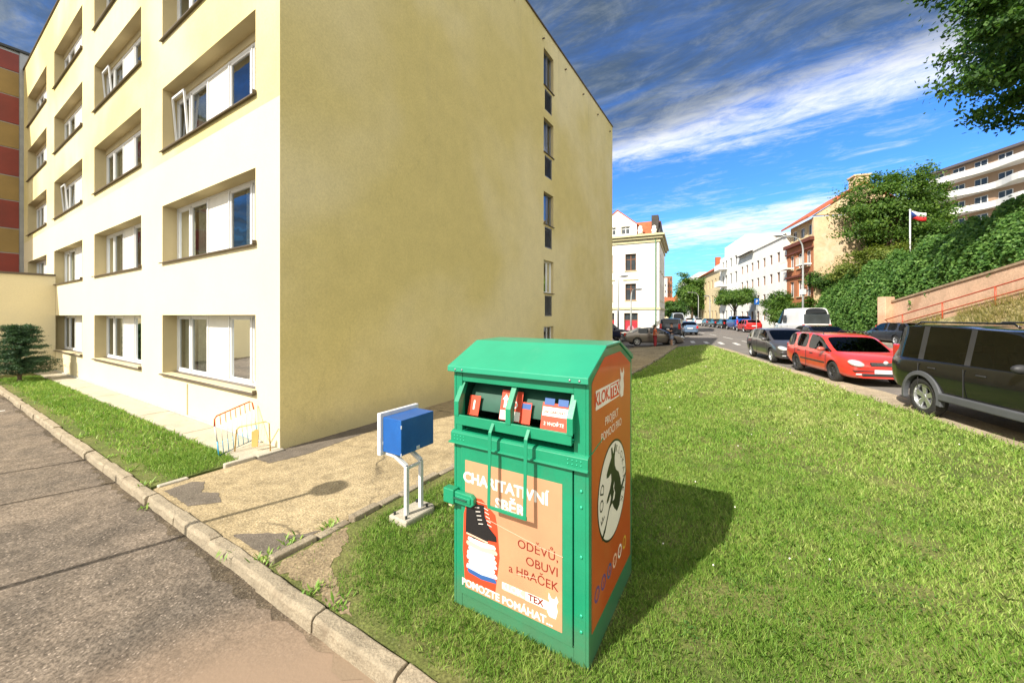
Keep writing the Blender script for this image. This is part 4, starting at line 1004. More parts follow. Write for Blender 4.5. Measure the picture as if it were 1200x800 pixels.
for x in XS: tr.box((x - .8, -.08, 6.85), (x + .85, -.003, 6.99))
for z in np.arange(.2, 3.2, .42): 
    for (a, b_) in [(-12, XS[3] - .75), *[(XS[i + 1] + .85, XS[i] - .75) for i in range(3)][::-1], (XS[0] + .85, 0)]: ru.setdefault(a, MB()).box((a, -.025, z), (b_, -.003, z + .34))
tr.build('cornice', M_['trim'], ch)
for r_ in ru.values(): r_.build('banded_plaster', M_['white_wall'], ch)
# quoins and downpipe
m = MB(); m.tube([(-.35, -.12, .2), (-.35, -.12, 11.6)], .06, 8); m.build('downpipe', mat('green_pipe', (.10, .22, .12), .5, var=.1), ch)
rfm = MB(); rfm.prism([(.1, 12.12), (2.2, 14.2), (5.5, 14.9), (8.8, 14.2), (11, 12.12)], 'x', -11.8, -.1)
rfm.build('roof', M_['roof_tile'], ch)
m = MB(); m.prism([(.06, 12.125), (1.2, 13.75), (10.0, 13.75), (11.05, 12.125)], 'x', -.09, .06); m.box((-.8, .3, 12.13), (-.1, 1.6, 14.4)); m.build('roof_slates', M_['roof_dark'], ch)
dm = MB()
gx0, gx1 = -6.4, -2.3
dop = [(-5.35, -4.5, 12.4, 13.35), (-3.95, -3.0, 12.4, 13.35)]
wall_grid(dm, gx0, gx1, 12.12, 13.5, dop, .2)
dm.add([(gx0, 0, 13.5), (gx1, 0, 13.5), ((gx0 + gx1) / 2, 0, 15.3)], [(0, 1, 2)])
dm.add([(gx1, 0, 12.12), (gx1, 3.4, 12.12), (gx1, 3.4, 13.5), (gx1, 0, 13.5)], [(0, 1, 2, 3)]); dm.add([(gx0, 0, 12.12), (gx0, 3.4, 12.12), (gx0, 3.4, 13.5), (gx0, 0, 13.5)], [(0, 1, 2, 3)])
ddo = dm.build('dormer', M_['white_wall'], ch, fix=False); ddo.location.y = .05
m = MB(); gm = (gx0 + gx1) / 2
m.prism([(gx0 - .15, 13.38), (gm, 15.32), (gx1 + .15, 13.38), (gx1 + .15, 13.5), (gm, 15.45), (gx0 - .15, 13.5)], 'y', -.06, 4.4); m.build('dormer_roof', M_['roof_tile'], ddo)
for a, b_, c, d_ in dop: win_parts(ch, I4, a, b_, c, d_, .2, M_['white_frame'], M_['dark_glass'])
m = MB(); m.box((-6.9, 1.2, 12.2), (-5.9, 2.2, 15.5)); m.box((-7.0, 1.1, 15.5), (-5.8, 2.3, 15.7)); m.build('chimney', mat('chimney_brick', (.42, .24, .13), .9, var=.2, vscale=5), ch)
for k, (x, z) in enumerate(((-1.9, 13.0), (-.5, 12.9))):
    m = MB(); m.lathe([(.02, 0), (.3, 0), (.22, .2), (.3, .45), (.18, .7), (.22, .85), (.02, 1.0)], 10, 'z', M=Matrix.Translation((x, -.05, z - .8 + .05))); m.build('roof_urn', M_['white_wall'], ch, smooth=True)

# row of houses on the right side of the street
HX = Vector((-.2785, -.9604, 0))            # front runs towards the camera; outward normal points left
rot2 = math.atan2(HX.y, HX.x)
def row_house(name, label, Yn, Yf, h, wallm, winx, rows_, ww, frame, roof, t0=19.0, sill=None, depth=12, extras=None, near_wall=None, bars=1):
    base = Vector((*S(t0, Yf), .55)); L = (Yf - Yn) / .9604
    o = thing(name, label, 'building', base, rot2)
    ops_ = [(x - ww / 2, x + ww / 2, c, d_) for x in winx(L) for c, d_ in rows_]
    m = MB(); wall_grid(m, 0, L, -.6, h, ops_, .22)
    m.add([(L, 0, -.6), (L, depth, -.6), (L, depth, h), (L, 0, h)], [(0, 1, 2, 3)], 1); m.add([(0, 0, -.6), (0, depth, -.6), (0, depth, h), (0, 0, h)], [(0, 1, 2, 3)], 1)
    m.add([(0, depth, -.6), (L, depth, -.6), (L, depth, h), (0, depth, h)], [(0, 1, 2, 3)], 1); m.add([(0, 0, h), (L, 0, h), (L, depth, h), (0, depth, h)], [(0, 1, 2, 3)], 1)
    m.build('wall', [wallm, near_wall or wallm], o, fix=False)
    for a, b_, c, d_ in ops_: win_parts(o, I4, a, b_, c, d_, .15, frame, M_['dark_glass'], bars, False, sill)
    if roof: roof(o, L)
    return o, L
M_['brown_wall'] = mat('brown_render', (.42, .16, .07), .9, var=.12, vscale=1, dirt=(.25, .1, .05), dscale=1, damt=.4)
M_['buff_wall'] = mat('buff_side_wall', (.62, .46, .28), .95, var=.12, vscale=.6, bump=.4, bscale=8, dirt=(.70, .62, .48), dscale=.4, damt=.7, fine=.12, fscale=4)
M_['cream_wall'] = mat('cream_house_wall', (.66, .54, .32), .9, var=.08)
def r_brown(o, L):
    m = MB(); m.box((-.05, -.35, 9.35), (L + .1, -.003, 9.7)); m.box((-.02, -.18, 6.0), (L + .05, -.003, 6.2)); m.box((-.02, -.18, 8.6), (L + .05, -.003, 8.75)); m.build('cornice', mat('dark_red_trim', (.16, .045, .025), .8, var=.1), o)
    m = MB(); dops = [(x - .55, x + .55, 10.1, 11.2) for x in (1.2, 3.0, 4.8)]
    wall_grid(m, .2, L - 1.0, 9.7, 11.7, dops, .2); m.add([(L - 1.0, 0, 9.7), (L - 1.0, 3, 9.7), (L - 1.0, 3, 11.7), (L - 1.0, 0, 11.7)], [(0, 1, 2, 3)])
    m.add([(.2, 0, 9.7), (.2, 3, 9.7), (.2, 3, 11.7), (.2, 0, 11.7)], [(0, 1, 2, 3)])
    w_ = m.build('attic_storey', M_['cream_wall'], o, fix=False); w_.location.y = .3
    for a, b_, c, d_ in dops: win_parts(o, I4, a, b_, c, d_, .4, M_['white_frame'], M_['dark_glass'], 1, False)
    m = MB(); m.prism([(-.5, 11.7), (4, 14.7), (8.3, 11.7), (8.3, 11.5), (4, 14.5), (-.5, 11.5)], 'x', -.2, L + .12); m.build('roof', M_['roof_tile'], o)
    m = MB(); m.add([(L, 0, 11.75), (L, 4, 14.42), (L, 8, 11.6), (L - .35, 0, 11.75), (L - .35, 4, 14.42), (L - .35, 8, 11.6)], [(0, 1, 2), (3, 5, 4), (0, 3, 4, 1), (1, 4, 5, 2), (0, 2, 5, 3)])
    m.box((L - .352, .001, 9.7), (L, 8, 11.6)); m.build('gable_wall', M_['buff_wall'], o)
    m = MB(); m.box((L - 1.6, 3.6, 13.4), (L - .5, 4.8, 15.4)); m.box((L - 1.7, 3.5, 15.4), (L - .4, 4.9, 15.55)); m.build('chimney', M_['buff_wall'], o)
    for x, z in ((1.0, 7.0), (L - 1.3, 7.0)):
        m = MB(); m.box((x - .9, -.7, z), (x + .9, -.002, z + .12))
        for k in range(8): m.box((x - .88 + k * .25, -.68, z + .12), (x - .84 + k * .25, -.65, z + .8))
        m.box((x - .9, -.7, z + .8), (x + .9, -.64, z + .85)); m.build('balcony', M_['white_wall'], o)
row_house('brown_house', 'brown house with red tiled roof and bare buff side wall', 37.0, 43.0, 9.7, M_['brown_wall'], lambda L: (1.3, 3.2, 5.1), ((1.2, 2.9), (3.9, 5.6), (6.9, 8.5)), 1.0, M_['white_frame'], r_brown, near_wall=M_['buff_wall'], sill=M_['trim'], depth=8)
def r_white(o, L):
    m = MB(); m.prism([(-.6, 11.0), (-.6, 11.15), (5, 13.0), (5, 12.85)], 'x', 0, L * .38); m.build('roof_overhang', M_['roof_dark'], o)
    m = MB(); m.box((-.02, -.15, 11.05), (L + .02, -.003, 11.3)); m.build('cornice', M_['white_wall'], o)
    m = MB(); m.box((L * .3, 3, 11.1), (L * .3 + .8, 3.8, 13.0)); m.build('chimney', M_['roof_tile'], o)
row_house('white_house_row', 'long bright white house with rows of small windows beyond the brown house', 43.05, 60.0, 11.1, M_['white_wall'], lambda L: [1.2 + 2.35 * i for i in range(7)], ((1.2, 2.5), (3.5, 4.7), (5.9, 7.1), (8.3, 9.5)), .95, M_['wood'], r_white)
def r_terr(o, L):
    m = MB(); m.box((0.1, .8, 12.6), (L - .1, 9, 14.8)); m.build('attic_storey', M_['white_wall'], o)
    for k in range(3):
        z = 4.2 + k * 3; m = MB(); m.box((1.0, -1.2, z), (5.2, -.003, z + .15)); m.box((1.0, -1.2, z + .15), (5.2, -1.12, z + 1.0)); m.build('balcony', M_['white_wall'], o)
row_house('balcony_house', 'white house with stacked balconies further down the street', 60.05, 72.0, 12.6, M_['white_wall'], lambda L: (2.2, 4.4, 7.4, 10.4), ((1.2, 2.8), (4.4, 6.2), (7.4, 9.2), (10.3, 11.8)), 1.2, M_['grey_metal'], r_terr, bars=0)
def r_cream(o, L):
    m = MB(); m.prism([(-.5, 11.0), (5, 14.4), (11, 11.0)], 'x', 0, L); m.build('roof', M_['roof_tile'], o)
    m = MB(); m.box((3, 3, 12), (4, 4, 15.5)); m.build('chimney', M_['roof_tile'], o)
row_house('cream_house', 'cream house with red roof far down the street behind the trees', 72.05, 92.0, 11.0, M_['cream_wall'], lambda L: [1.8 + 3.1 * i for i in range(6)], ((1.2, 2.9), (4.4, 6.1), (7.6, 9.3)), 1.1, M_['wood'], r_cream)
row_house('end_house', 'pale house closing the row far down the street', 92.05, 125.0, 12.5, M_['white_wall'], lambda L: [2.5 + 3.4 * i for i in range(9)], ((4.4, 6.1), (7.6, 9.3)), 1.2, M_['wood'], None)
# far towers behind the corner house
for u0, u1, Yd, hh, mm, lab, rz_ in ((775, 782, 170, 19.5, M_['white_wall'], 'pale grey tower block far behind the corner house', .2), (781, 788, 172, 20.5, mat('brown_tower', (.30, .13, .07), .9, var=.2), 'narrow brown tower block far down the street', .2)):
    a_ = P(u0, Yd, 0); b_ = P(u1, Yd, 0); o = thing('tower_block', lab, 'building', a_, 0); m = MB()
    Wd = b_.x - a_.x; oo = [(x, x + .6, z, z + 1.3) for x in np.linspace(.4, Wd - 1.0, 2) for z in np.arange(1.5, hh - 2, 2.8)]
    wall_grid(m, 0, Wd, 0, hh, oo, .3); m.add([(0, 12, 0), (Wd, 12, 0), (Wd, 12, hh), (0, 12, hh)], [(0, 1, 2, 3)]); m.add([(0, 0, hh), (Wd, 0, hh), (Wd, 12, hh), (0, 12, hh)], [(0, 1, 2, 3)])
    m.add([(0, 0, 0), (0, 12, 0), (0, 12, hh), (0, 0, hh)], [(0, 1, 2, 3)]); m.add([(Wd, 0, 0), (Wd, 12, 0), (Wd, 12, hh), (Wd, 0, hh)], [(0, 1, 2, 3)]); m.build('wall', mm, o, fix=False)
    for q_ in oo: m = MB(); m.box((q_[0], .2, q_[2]), (q_[1], .25, q_[3])); m.build('window', M_['dark_glass'], o)
def backdrop_house(u0, u1, Yd, z, lab, mm):
    a_ = P(u0, Yd, 0); b_ = P(u1, Yd, 0); o = thing('far_house', lab, 'building', a_); Wd = b_.x - a_.x; m = MB(); nW = max(2, int(Wd / 3.2))
    oo = [(x, x + 1.2, zz_, zz_ + 1.6) for x in np.linspace(1, Wd - 2.2, nW) for zz_ in np.arange(1.2, z - 2.2, 3.1)]
    wall_grid(m, 0, Wd, 0, z, oo, .25); m.add([(0, 10, 0), (Wd, 10, 0), (Wd, 10, z), (0, 10, z)], [(0, 1, 2, 3)]); m.add([(0, 0, 0), (0, 10, 0), (0, 10, z), (0, 0, z)], [(0, 1, 2, 3)]); m.add([(Wd, 0, 0), (Wd, 10, 0), (Wd, 10, z), (Wd, 0, z)], [(0, 1, 2, 3)]); m.build('wall', mm, o, fix=False)
    m = MB(); m.prism([(-.4, z), (5, z + 2.6), (10.4, z)], 'x', 0, Wd); m.build('roof', M_['roof_tile'], o)
    for q_ in oo: m = MB(); m.box((q_[0], .18, q_[2]), (q_[1], .22, q_[3])); m.build('window', M_['dark_glass'], o)
backdrop_house(770, 800, 150, 7.5, 'low pale house closing the view between the corner house and trees', M_['cream_wall'])
backdrop_house(801, 834, 160, 10.5, 'cream house with red roof at the far end of the street', M_['white_wall'])
backdrop_house(640, 716, 62, 9, 'pale house mostly behind the yellow block', M_['cream_wall'])

# terraced block on the hill: white balcony bands
tb = thing('terraced_block', 'white terraced apartment block with wavy balcony bands high on the hill', 'building', (0, 0, 0))
TX = 75.0
M_['terr_wall'] = mat('terrace_wall', (.40, .27, .18), .9, var=.15, vscale=.5); M_['band_white'] = mat('white_balcony_band', (.70, .69, .67), .8, var=.05)
levels = [16.6, 19.5, 22.4, 25.3]
m = MB(); m.box((TX + 1.6, 34, 8), (TX + 16, 69.0, 27.9)); m.build('wall', M_['terr_wall'], tb)
m = MB(); m.box((TX + .8, 33.5, 27.9), (TX + 17, 69.8, 28.3)); m.box((TX + 5, 38, 28.3), (TX + 12, 60, 29.4)); m.build('roof', mat('terrace_roof', (.10, .085, .085), .8, var=.1), tb)
for k, z in enumerate(levels):
    m = MB(); n = 36; vs = []
    for i in range(n + 1):
        y = 34 + 35.5 * i / n; off = .75 * math.sin(y * .55 + .3) * (1 if k < 3 else .4) - .3
        off = max(-1.2, min(.8, off * 1.4))
        vs += [(TX + off, y, z), (TX + off, y, z + 1.0), (TX + off + .15, y, z + 1.0), (TX + off + .15, y, z + .16), (TX + 1.61, y, z + .16), (TX + 1.61, y, z)]
    m.add(vs, [(i * 6 + j, i * 6 + (j + 1) % 6, (i + 1) * 6 + (j + 1) % 6, (i + 1) * 6 + j) for i in range(n) for j in range(6)]); m.build('balcony_band', M_['band_white'], tb)
for z in levels:
    for i in range(11):
        y = 36 + i * 3.05; mm = M_['dark_glass']
        m = MB(); m.box((TX + 1.52, y, z + .35), (TX + 1.598, y + 1.7, z + 2.35)); f = m.build('window', M_['white_frame'], tb)
        for e in (0, .85): m = MB(); m.box((TX + 1.49, y + .08 + e, z + .43), (TX + 1.519, y + .78 + e, z + 2.27)); m.build('pane', mm, f)
m = MB(); m.box((TX + 5, 20, 8), (TX + 18, 33.9, 24)); m.build('side_wing', M_['band_white'], tb)

# ------------------------------------------------------------ street furniture
def lamp(name, label, u, Yd, h, arm, group='street lamps', rz_=math.pi):
    b_ = P(u, Yd); o = thing(name, label, 'street lamp', b_, rz_, group)
    pts = [(0, 0, -.1), (0, 0, h * .5), (0, 0, h - 1.2)] + [(arm * .55 * (1 - math.cos(R(a))), 0, h - 1.2 + 1.2 * math.sin(R(a))) for a in (20, 40, 60, 80)] + [(arm, 0, h + .05)]
    m = MB(); m.tube(pts, [.10, .085, .07, .06, .055, .05, .045, .04], 10); m.build('pole', M_['galv'], o, smooth=True)
    m = MB(); m.sphere((arm + .35, 0, h + .05), (.48, .16, .11), 14, 8); m.build('lamp_head', M_['grey_metal'], o, smooth=True)
    return o
l1 = lamp('street_lamp', 'tall curved street lamp rising behind the white van', 941, 35, 9.2, 2.0)
m = MB(); m.box((-.16, -.2, 3.8), (.16, .2, 4.3)); m.build('control_box', M_['white_metal'], l1)
lamp('street_lamp', 'far street lamp in front of the tall leafy street tree', 818.5, 84, 7.0, 1.6)
lamp('street_lamp', 'slim lamp in front of the right half of the corner house', 739.5, 37.5, 5.0, .35, rz_=0)
lamp('street_lamp', 'slim pale pole in front of the left shop window of the corner house', 724.5, 36.5, 6.2, .2, rz_=0)
lamp('street_lamp', 'thin pole down the street between the tree and the white houses', 832, 72, 5.6, .3)
sg = thing('parking_sign', 'blue parking sign on a grey pole by the white house', 'road sign', P(886.5, 41.5), 0)
m = MB(); m.tube([(0, 0, 0), (0, 0, 3.75)], .035, 8); m.build('pole', M_['galv'], sg)
m = MB(); m.box((-.26, -.06, 3.1), (.26, -.036, 3.75)); pl = m.build('sign_plate', mat('sign_blue', (.01, .12, .48), .4, var=.05), sg)
vs, fs = text_geo('P', .5, .01); m = MB(); m.add(vs, fs, 0, Matrix.Translation((0, -.063, 3.42)) @ Matrix.Rotation(R(90), 4, 'X')); m.build('lettering', M_['print_white'], pl)
fp = thing('flag_pole', 'white flag pole standing among the bushes on the hill', 'flag pole', P(1066.5, 30, 6.6), 0)
m = MB(); m.tube([(0, 0, -.5), (0, 0, 4.2)], .05, 8); m.build('pole', M_['white_metal'], fp, smooth=True); m = MB(); m.sphere((0, 0, 4.24), .08); m.build('finial', M_['white_metal'], fp, smooth=True)
fl = thing('flag', 'white, red and blue flag flying from the pole on the hill', 'flag', P(1066.5, 30, 10.1), 0)
def flagpt(u, v): return (.07 + u * 1.1, .12 * math.sin(u * 5) * u, .66 * v - .16 * u + .04 * math.sin(u * 6))
def flagmesh(name, outline, m_, off, par):
    q_ = MB(); vs, fs = [], []
    n = 12
    for i in range(n + 1):
        u = i / n; lo_, hi_ = outline(u)
        if hi_ <= lo_ + 1e-4: hi_ = lo_ + 1e-3
        for v in (lo_, hi_):
            p = flagpt(u, v); vs += [(p[0], p[1] - off, p[2]), (p[0], p[1] + off, p[2])]
    for i in range(n):
        a = i * 4; b2_ = a + 4; fs += [(a, b2_, b2_ + 2, a + 2), (a + 1, a + 3, b2_ + 3, b2_ + 1), (a, a + 1, b2_ + 1, b2_), (a + 2, b2_ + 2, b2_ + 3, a + 3)]
    q_.add(vs, fs); return q_.build(name, m_, par, smooth=True)
flagmesh('white_stripe', lambda u: (.5, 1), mat('flag_white', (.75, .75, .75), .8, var=.03), .004, fl)
flagmesh('red_stripe', lambda u: (0, .5), mat('flag_red', (.6, .02, .02), .8, var=.03), .004, fl)
flagmesh('blue_wedge', lambda u: (u, 1 - u) if u < .5 else (.5, .5), mat('flag_blue', (.02, .07, .35), .8, var=.03), .007, fl)
# ------------------------------------------------------------ vehicles
def interp(pts, x):
    if x <= pts[0][0]: return pts[0][1]
    for (a, va), (b, vb) in zip(pts[:-1], pts[1:]):
        if x <= b: return va + (vb - va) * (x - a) / (b - a)
    return pts[-1][1]
def paint(name, c, metal=.25, rough=.20):
    return mat(name, c, rough, metal, var=.06, vscale=2, coat=.8, dirt=tuple(min(1, x * .7 + .03) for x in c), dscale=3, damt=.25, coords='obj')
def island_split(name, me_v, polys, m, parent):
    """separate connected faces into one object each"""
    par = {}
    def find(a):
        while par[a] != a: par[a] = par[par[a]]; a = par[a]
        return a
    for p in polys:
        for v in p: par.setdefault(v, v)
        for v in p[1:]: par[find(p[0])] = find(v)
    groups = {}
    for p in polys: groups.setdefault(find(p[0]), []).append(p)
    for g_ in groups.values():
        if len(g_) < 2: continue
        idx = {}; vs = []; fs = []
        for p in g_:
            f_ = []
            for v in p:
                if v not in idx: idx[v] = len(vs); vs.append(me_v[v])
                f_.append(idx[v])
            fs.append(tuple(f_))
        q_ = MB(); q_.add(vs, fs); q_.build(name, m, parent, smooth=True, fix=False)
def car(name, label, loc, rz_, spec, pm, group=None, level=2, cat='car'):
    """x forward, wheels on z 0. spec: L W H wheel r, wb, xf, profiles over x from front (+L/2) to rear"""
    o = thing(name, label, cat, loc, rz_, group)
    L, Wd, wr, wb, xo = spec['L'], spec['W'], spec['r'], spec['wb'], spec.get('xo', 0)
    top, belt, bot, wid = spec['top'], spec['belt'], spec['bot'], spec['wid']
    cowl, rs, re, tail = spec['glass']                       # x of windscreen foot, roof start, roof end, rear window foot
    pill = spec['pillars']                                    # list of (x0,x1) painted posts in the side glass
    xs = sorted({-L / 2, -L / 2 + .06, -L / 2 + .2, L / 2, L / 2 - .07, L / 2 - .22, L / 2 - .5, cowl, cowl - .04, rs, rs - .05, re, re + .05, tail, tail + .03,
                 *[x for p in pill for x in p], *np.linspace(-L / 2 + .45, L / 2 - .8, 9)})
    xs2 = [xs[0]]
    for x in xs[1:]:
        if x - xs2[-1] > .028: xs2.append(x)
    xs = xs2; hw = Wd / 2; sq = spec.get('square', 0)
    verts = []; NR = 11
    for x in xs:
        zt, zs, zb, w_ = interp(top, x), interp(belt, x), interp(bot, x), interp(wid, x) * hw
        zs = min(zs, zt - .01); cab = zt - zs
        tum = spec.get('tumble', .30)
        if cab > .12: wt = .955 * w_ - tum * cab * .55; ze = zt - .05
        else: wt = .90 * w_; ze = zs + (zt - zs) * .6
        ring = [(0, zb), (w_ * .80, zb), (w_ * .965, zb + .05), (w_ * .99, zb + (zs - zb) * .35), (w_ * 1.0, zb + (zs - zb) * .62), (w_ * (.985 + .01 * sq), zs - .07), (w_ * .955, zs), (w_ * .945 if cab > .12 else w_ * .93, zs + .012 if cab > .12 else zs + (zt - zs) * .3), (wt, ze), (wt - .10, zt - .008), (0, zt)]
        verts += [(x, y, z) for y, z in ring] + [(x, -y, z) for y, z in ring[1:-1]]
    NP = NR + NR - 2
    def ridx(i, k): return i * NP + (k if k < NR else NR + (2 * NR - 2 - k) - 1) if k < NR else i * NP + NR + (2 * (NR - 1) - k) - 1
    faces = []; mids = []
    K = 2 * (NR - 1)
    for i in range(len(xs) - 1):
        xm = (xs[i] + xs[i + 1]) / 2
        for k in range(K):
            k2 = (k + 1) % K
            f_ = (ridx(i, k), ridx(i, k2), ridx(i + 1, k2), ridx(i + 1, k))
            kk = k if k < NR - 1 else K - 1 - k              # strip index from bottom 0..NR-2
            mi = 0
            if kk in (0,): mi = 2
            if kk == 1 and spec.get('skirt'): mi = 2
            side = kk == 7; roofs = kk in (8, 9)
            if side and spec.get('black_posts') and any(a <= xm <= b for a, b in pill) and xm > -L / 2 + .25: mi = 2
            if side and tail + .06 < xm < cowl - .02 and not any(a <= xm <= b for a, b in pill): mi = 1
            if kk == 9 and (rs < xm < cowl): mi = 1
            if kk == 8 and (rs < xm < cowl): mi = 0
            if kk == 9 and (tail < xm < re) and not spec.get('no_rear'): mi = 1
            if spec.get('panel_van') and side and xm < spec['panel_van']: mi = 0
            faces.append(f_); mids.append(mi)
    for i, rev in ((0, False), (len(xs) - 1, True)):
        ks = list(range(NR))
        for k in range(NR - 1):
            a, b = ridx(i, k), ridx(i, k + 1); c, d_ = ridx(i, (K - k - 1) % K), ridx(i, (K - k) % K)
            if k == 0: f_ = (a, b, c)
            elif k == NR - 2: f_ = (a, b, d_)
            else: f_ = (a, b, c, d_)
            faces.append(f_ if not rev else f_[::-1]); mids.append(0)
    me = bpy.data.meshes.new('body'); me.from_pydata(verts, [], faces)
    for mm in (pm, M_['car_glass'], M_['black_plastic']): me.materials.append(mm)
    me.polygons.foreach_set('material_index', mids)
    bm = bmesh.new(); bm.from_mesh(me); bmesh.ops.recalc_face_normals(bm, faces=bm.faces)
    cl = bm.edges.layers.float.get('crease_edge') or bm.edges.layers.float.new('crease_edge')
    for e in bm.edges:
        if len(e.link_faces) == 2 and e.link_faces[0].material_index != e.link_faces[1].material_index: e[cl] = 1.0
    for i in range(len(xs)):
        pass
    bm.to_mesh(me); bm.free()
    tmp = bpy.data.objects.new('tmp', me); col.objects.link(tmp)
    ss = tmp.modifiers.new('s', 'SUBSURF'); ss.levels = level; ss.render_levels = level
    cuts = []
    cm = MB()
    for wx in (wb / 2 + xo, -wb / 2 + xo):
        for sgn in (-1, 1):
            cm2 = MB(); n = 28; R_ = wr * 1.16
            prof = [(R_ * math.cos(2 * math.pi * k / n), R_ * math.sin(2 * math.pi * k / n)) for k in range(n)]
            cm2.prism([(wx + px_, wr + pz_) for px_, pz_ in prof], 'y', sgn * (hw - .27), sgn * (hw + .2))
            co = cm2.build('cut', M_['black_plastic']); cuts.append(co)
            bo = tmp.modifiers.new('b', 'BOOLEAN'); bo.operation = 'DIFFERENCE'; bo.object = co; bo.solver = 'EXACT'
            try: bo.material_mode = 'TRANSFER'
            except Exception: pass
    dg = bpy.context.evaluated_depsgraph_get(); dg.update()
    ev = bpy.data.meshes.new_from_object(tmp.evaluated_get(dg))
    mats_ = [m_.name if m_ else '' for m_ in ev.materials]
    vv = [tuple(v.co) for v in ev.vertices]; gl = []; bodyf = []; bmi = []
    for p in ev.polygons:
        nm = mats_[p.material_index]
        if nm == M_['car_glass'].name: gl.append(tuple(p.vertices))
        else: bodyf.append(tuple(p.vertices)); bmi.append(1 if nm == M_['black_plastic'].name else 0)
    bme = MB(); used = sorted({i for f_ in bodyf for i in f_}); mp = {v: i for i, v in enumerate(used)}
    bme.v = [vv[i] for i in used]; bme.f = [tuple(mp[i] for i in f_) for f_ in bodyf]; bme.m = bmi
    bo_ = bme.build('body', [pm, M_['black_plastic']], o, smooth=True, fix=False)
    try: bo_.data.set_sharp_from_angle(angle=R(38))
    except Exception: pass
    island_split('window', vv, gl, M_['car_glass'], o)
    for c_ in cuts: bpy.data.objects.remove(c_)
    bpy.data.objects.remove(tmp)
    # cabin
    if level > 1:
        cb = MB(); zf = interp(belt, 0) - .12
        cb.box((re + .1, -hw * .86, interp(bot, 0) + .1), (cowl - .05, hw * .86, zf)); cb.build('cabin_floor', M_['black_plastic'], o)
        for sx in spec['seats']:
            for sy in (-.36, .36):
                s_ = MB(); s_.prism([(sx, zf - .05), (sx + .12, zf - .05), (sx - .02, zf + .32), (sx - .10, zf + .32)], 'y', sy - .22, sy + .22); s_.box((sx - .10, sy - .12, zf + .34), (sx - .03, sy + .12, zf + .50)); s_.build('seat', M_['seat'] if spec.get('beige') else M_['black_plastic'], o, bevel=.03)
    # wheels
    for wx in (wb / 2 + xo, -wb / 2 + xo):
        for sgn in (-1, 1):
            T_ = Matrix.Translation((wx, sgn * (hw - .125), wr)) @ (Matrix.Rotation(math.pi, 4, 'Z') if sgn > 0 else I4)
            ty = MB(); tw_ = .11; ri = wr * spec.get('rim', .66)
            ty.lathe([(ri, -tw_ * .85), (ri + .02, -tw_), (wr - .045, -tw_), (wr - .012, -tw_ * .82), (wr, -tw_ * .5), (wr, tw_ * .5), (wr - .012, tw_ * .82), (wr - .045, tw_), (ri, tw_)], 36 if level > 1 else 18, 'y', closed=True)
            t_ = ty.build('wheel', M_['rubber'], o, smooth=True); t_.matrix_local = T_
            rm = MB(); rmat = spec['rimmat']
            rm.lathe([(ri + .001, -tw_ * .86), (ri - .015, -tw_ * .86), (ri - .03, -tw_ * .4), (ri - .03, .05), (0.001, .05)], 30 if level > 1 else 14, 'y')
            ns = spec.get('spokes', 5)
            for s_ in range(ns):
                Mx = Matrix.Rotation(2 * math.pi * s_ / ns, 4, 'Y'); wd_ = .19 * ri if ns > 5 else .24 * ri
                rm.prism([(-wd_ * .6, .03), (wd_ * .6, .03), (wd_, ri - .02), (-wd_, ri - .02)], 'y', -tw_ * .62, -tw_ * .35, M=Mx)
            rm.lathe([(.001, -tw_ * .75), (.05, -tw_ * .72), (.065, -tw_ * .4), (.065, .0)], 14, 'y')
            ro_ = rm.build('rim', rmat, t_, smooth=False, bevel=.004 if level > 1 else 0)
            if level > 1:
                bk = MB(); vs, fs = disc(ri - .03, ri - .03, 24); bk.add([(x, .045, y) for x, y, z in vs], fs); bk.build('wheel_hub_backing', M_['dark_metal'], t_)  # dark metal disc behind the spokes
    def pb(nm, a, c, m_, bv=.02, rot=None, parent=o):
        q_ = MB(); cx = [(a[i] + c[i]) / 2 for i in range(3)]; h_ = [(c[i] - a[i]) / 2 for i in range(3)]
        q_.box([-h for h in h_], h_); x_ = q_.build(nm, m_, parent, bevel=bv if level > 1 else 0); x_.location = cx
        if rot: x_.rotation_euler = rot
        return x_
    fx_, rx = L / 2, -L / 2
    for sgn in (-1, 1):
        e = MB(); zl = spec['zlamp']; xl = fx_ - spec.get('lx', .17); e.sphere((0, 0, 0), (.20, .185, .085), 16, 10); q_ = e.build('headlight', M_['lamp'], o, smooth=True)
        q_.location = (xl, sgn * (hw * spec.get('ly', .70)), zl); q_.rotation_euler = (0, R(18), -sgn * R(28))
        zt_ = spec['ztail']; q_ = pb('tail_light', (rx + .0, sgn * hw * .78 - .09, zt_ - .13), (rx + .22, sgn * hw * .78 + .09, zt_ + spec.get('th', .13)), M_['red_lens'], .03)
        zmi = interp(belt, cowl) + .04; q_ = MB(); q_.sphere((0, 0, 0), (.07, .115, .075), 12, 8); q_ = q_.build('mirror', pm if not spec.get('blackmirror') else M_['black_plastic'], o, smooth=True); q_.location = (cowl - spec.get('mx', .42), sgn * (hw + .055), zmi + .05)
        q2 = MB(); q2.box((-.02, -.08 * 1, -.03), (.02, .08, .0)); q2 = q2.build('mirror_arm', M_['black_plastic'], q_); q2.location = (0, -sgn * .08, -.03)
        for hx in spec['handles']:
            zh = interp(belt, hx) - .13; pb('door_handle', (hx - .09, sgn * (hw * interp(wid, hx)) - .012, zh - .014), (hx + .09, sgn * (hw * interp(wid, hx)) + .022, zh + .014), M_['black_plastic'] if spec.get('blackhandle') else pm, .008)
        if spec.get('strip'):
            pb('side_moulding', (-wb / 2 + wr + .1 + xo, sgn * hw - .008, spec['strip']), (wb / 2 - wr - .12 + xo, sgn * hw + .014, spec['strip'] + .045), M_['black_plastic'], .006)
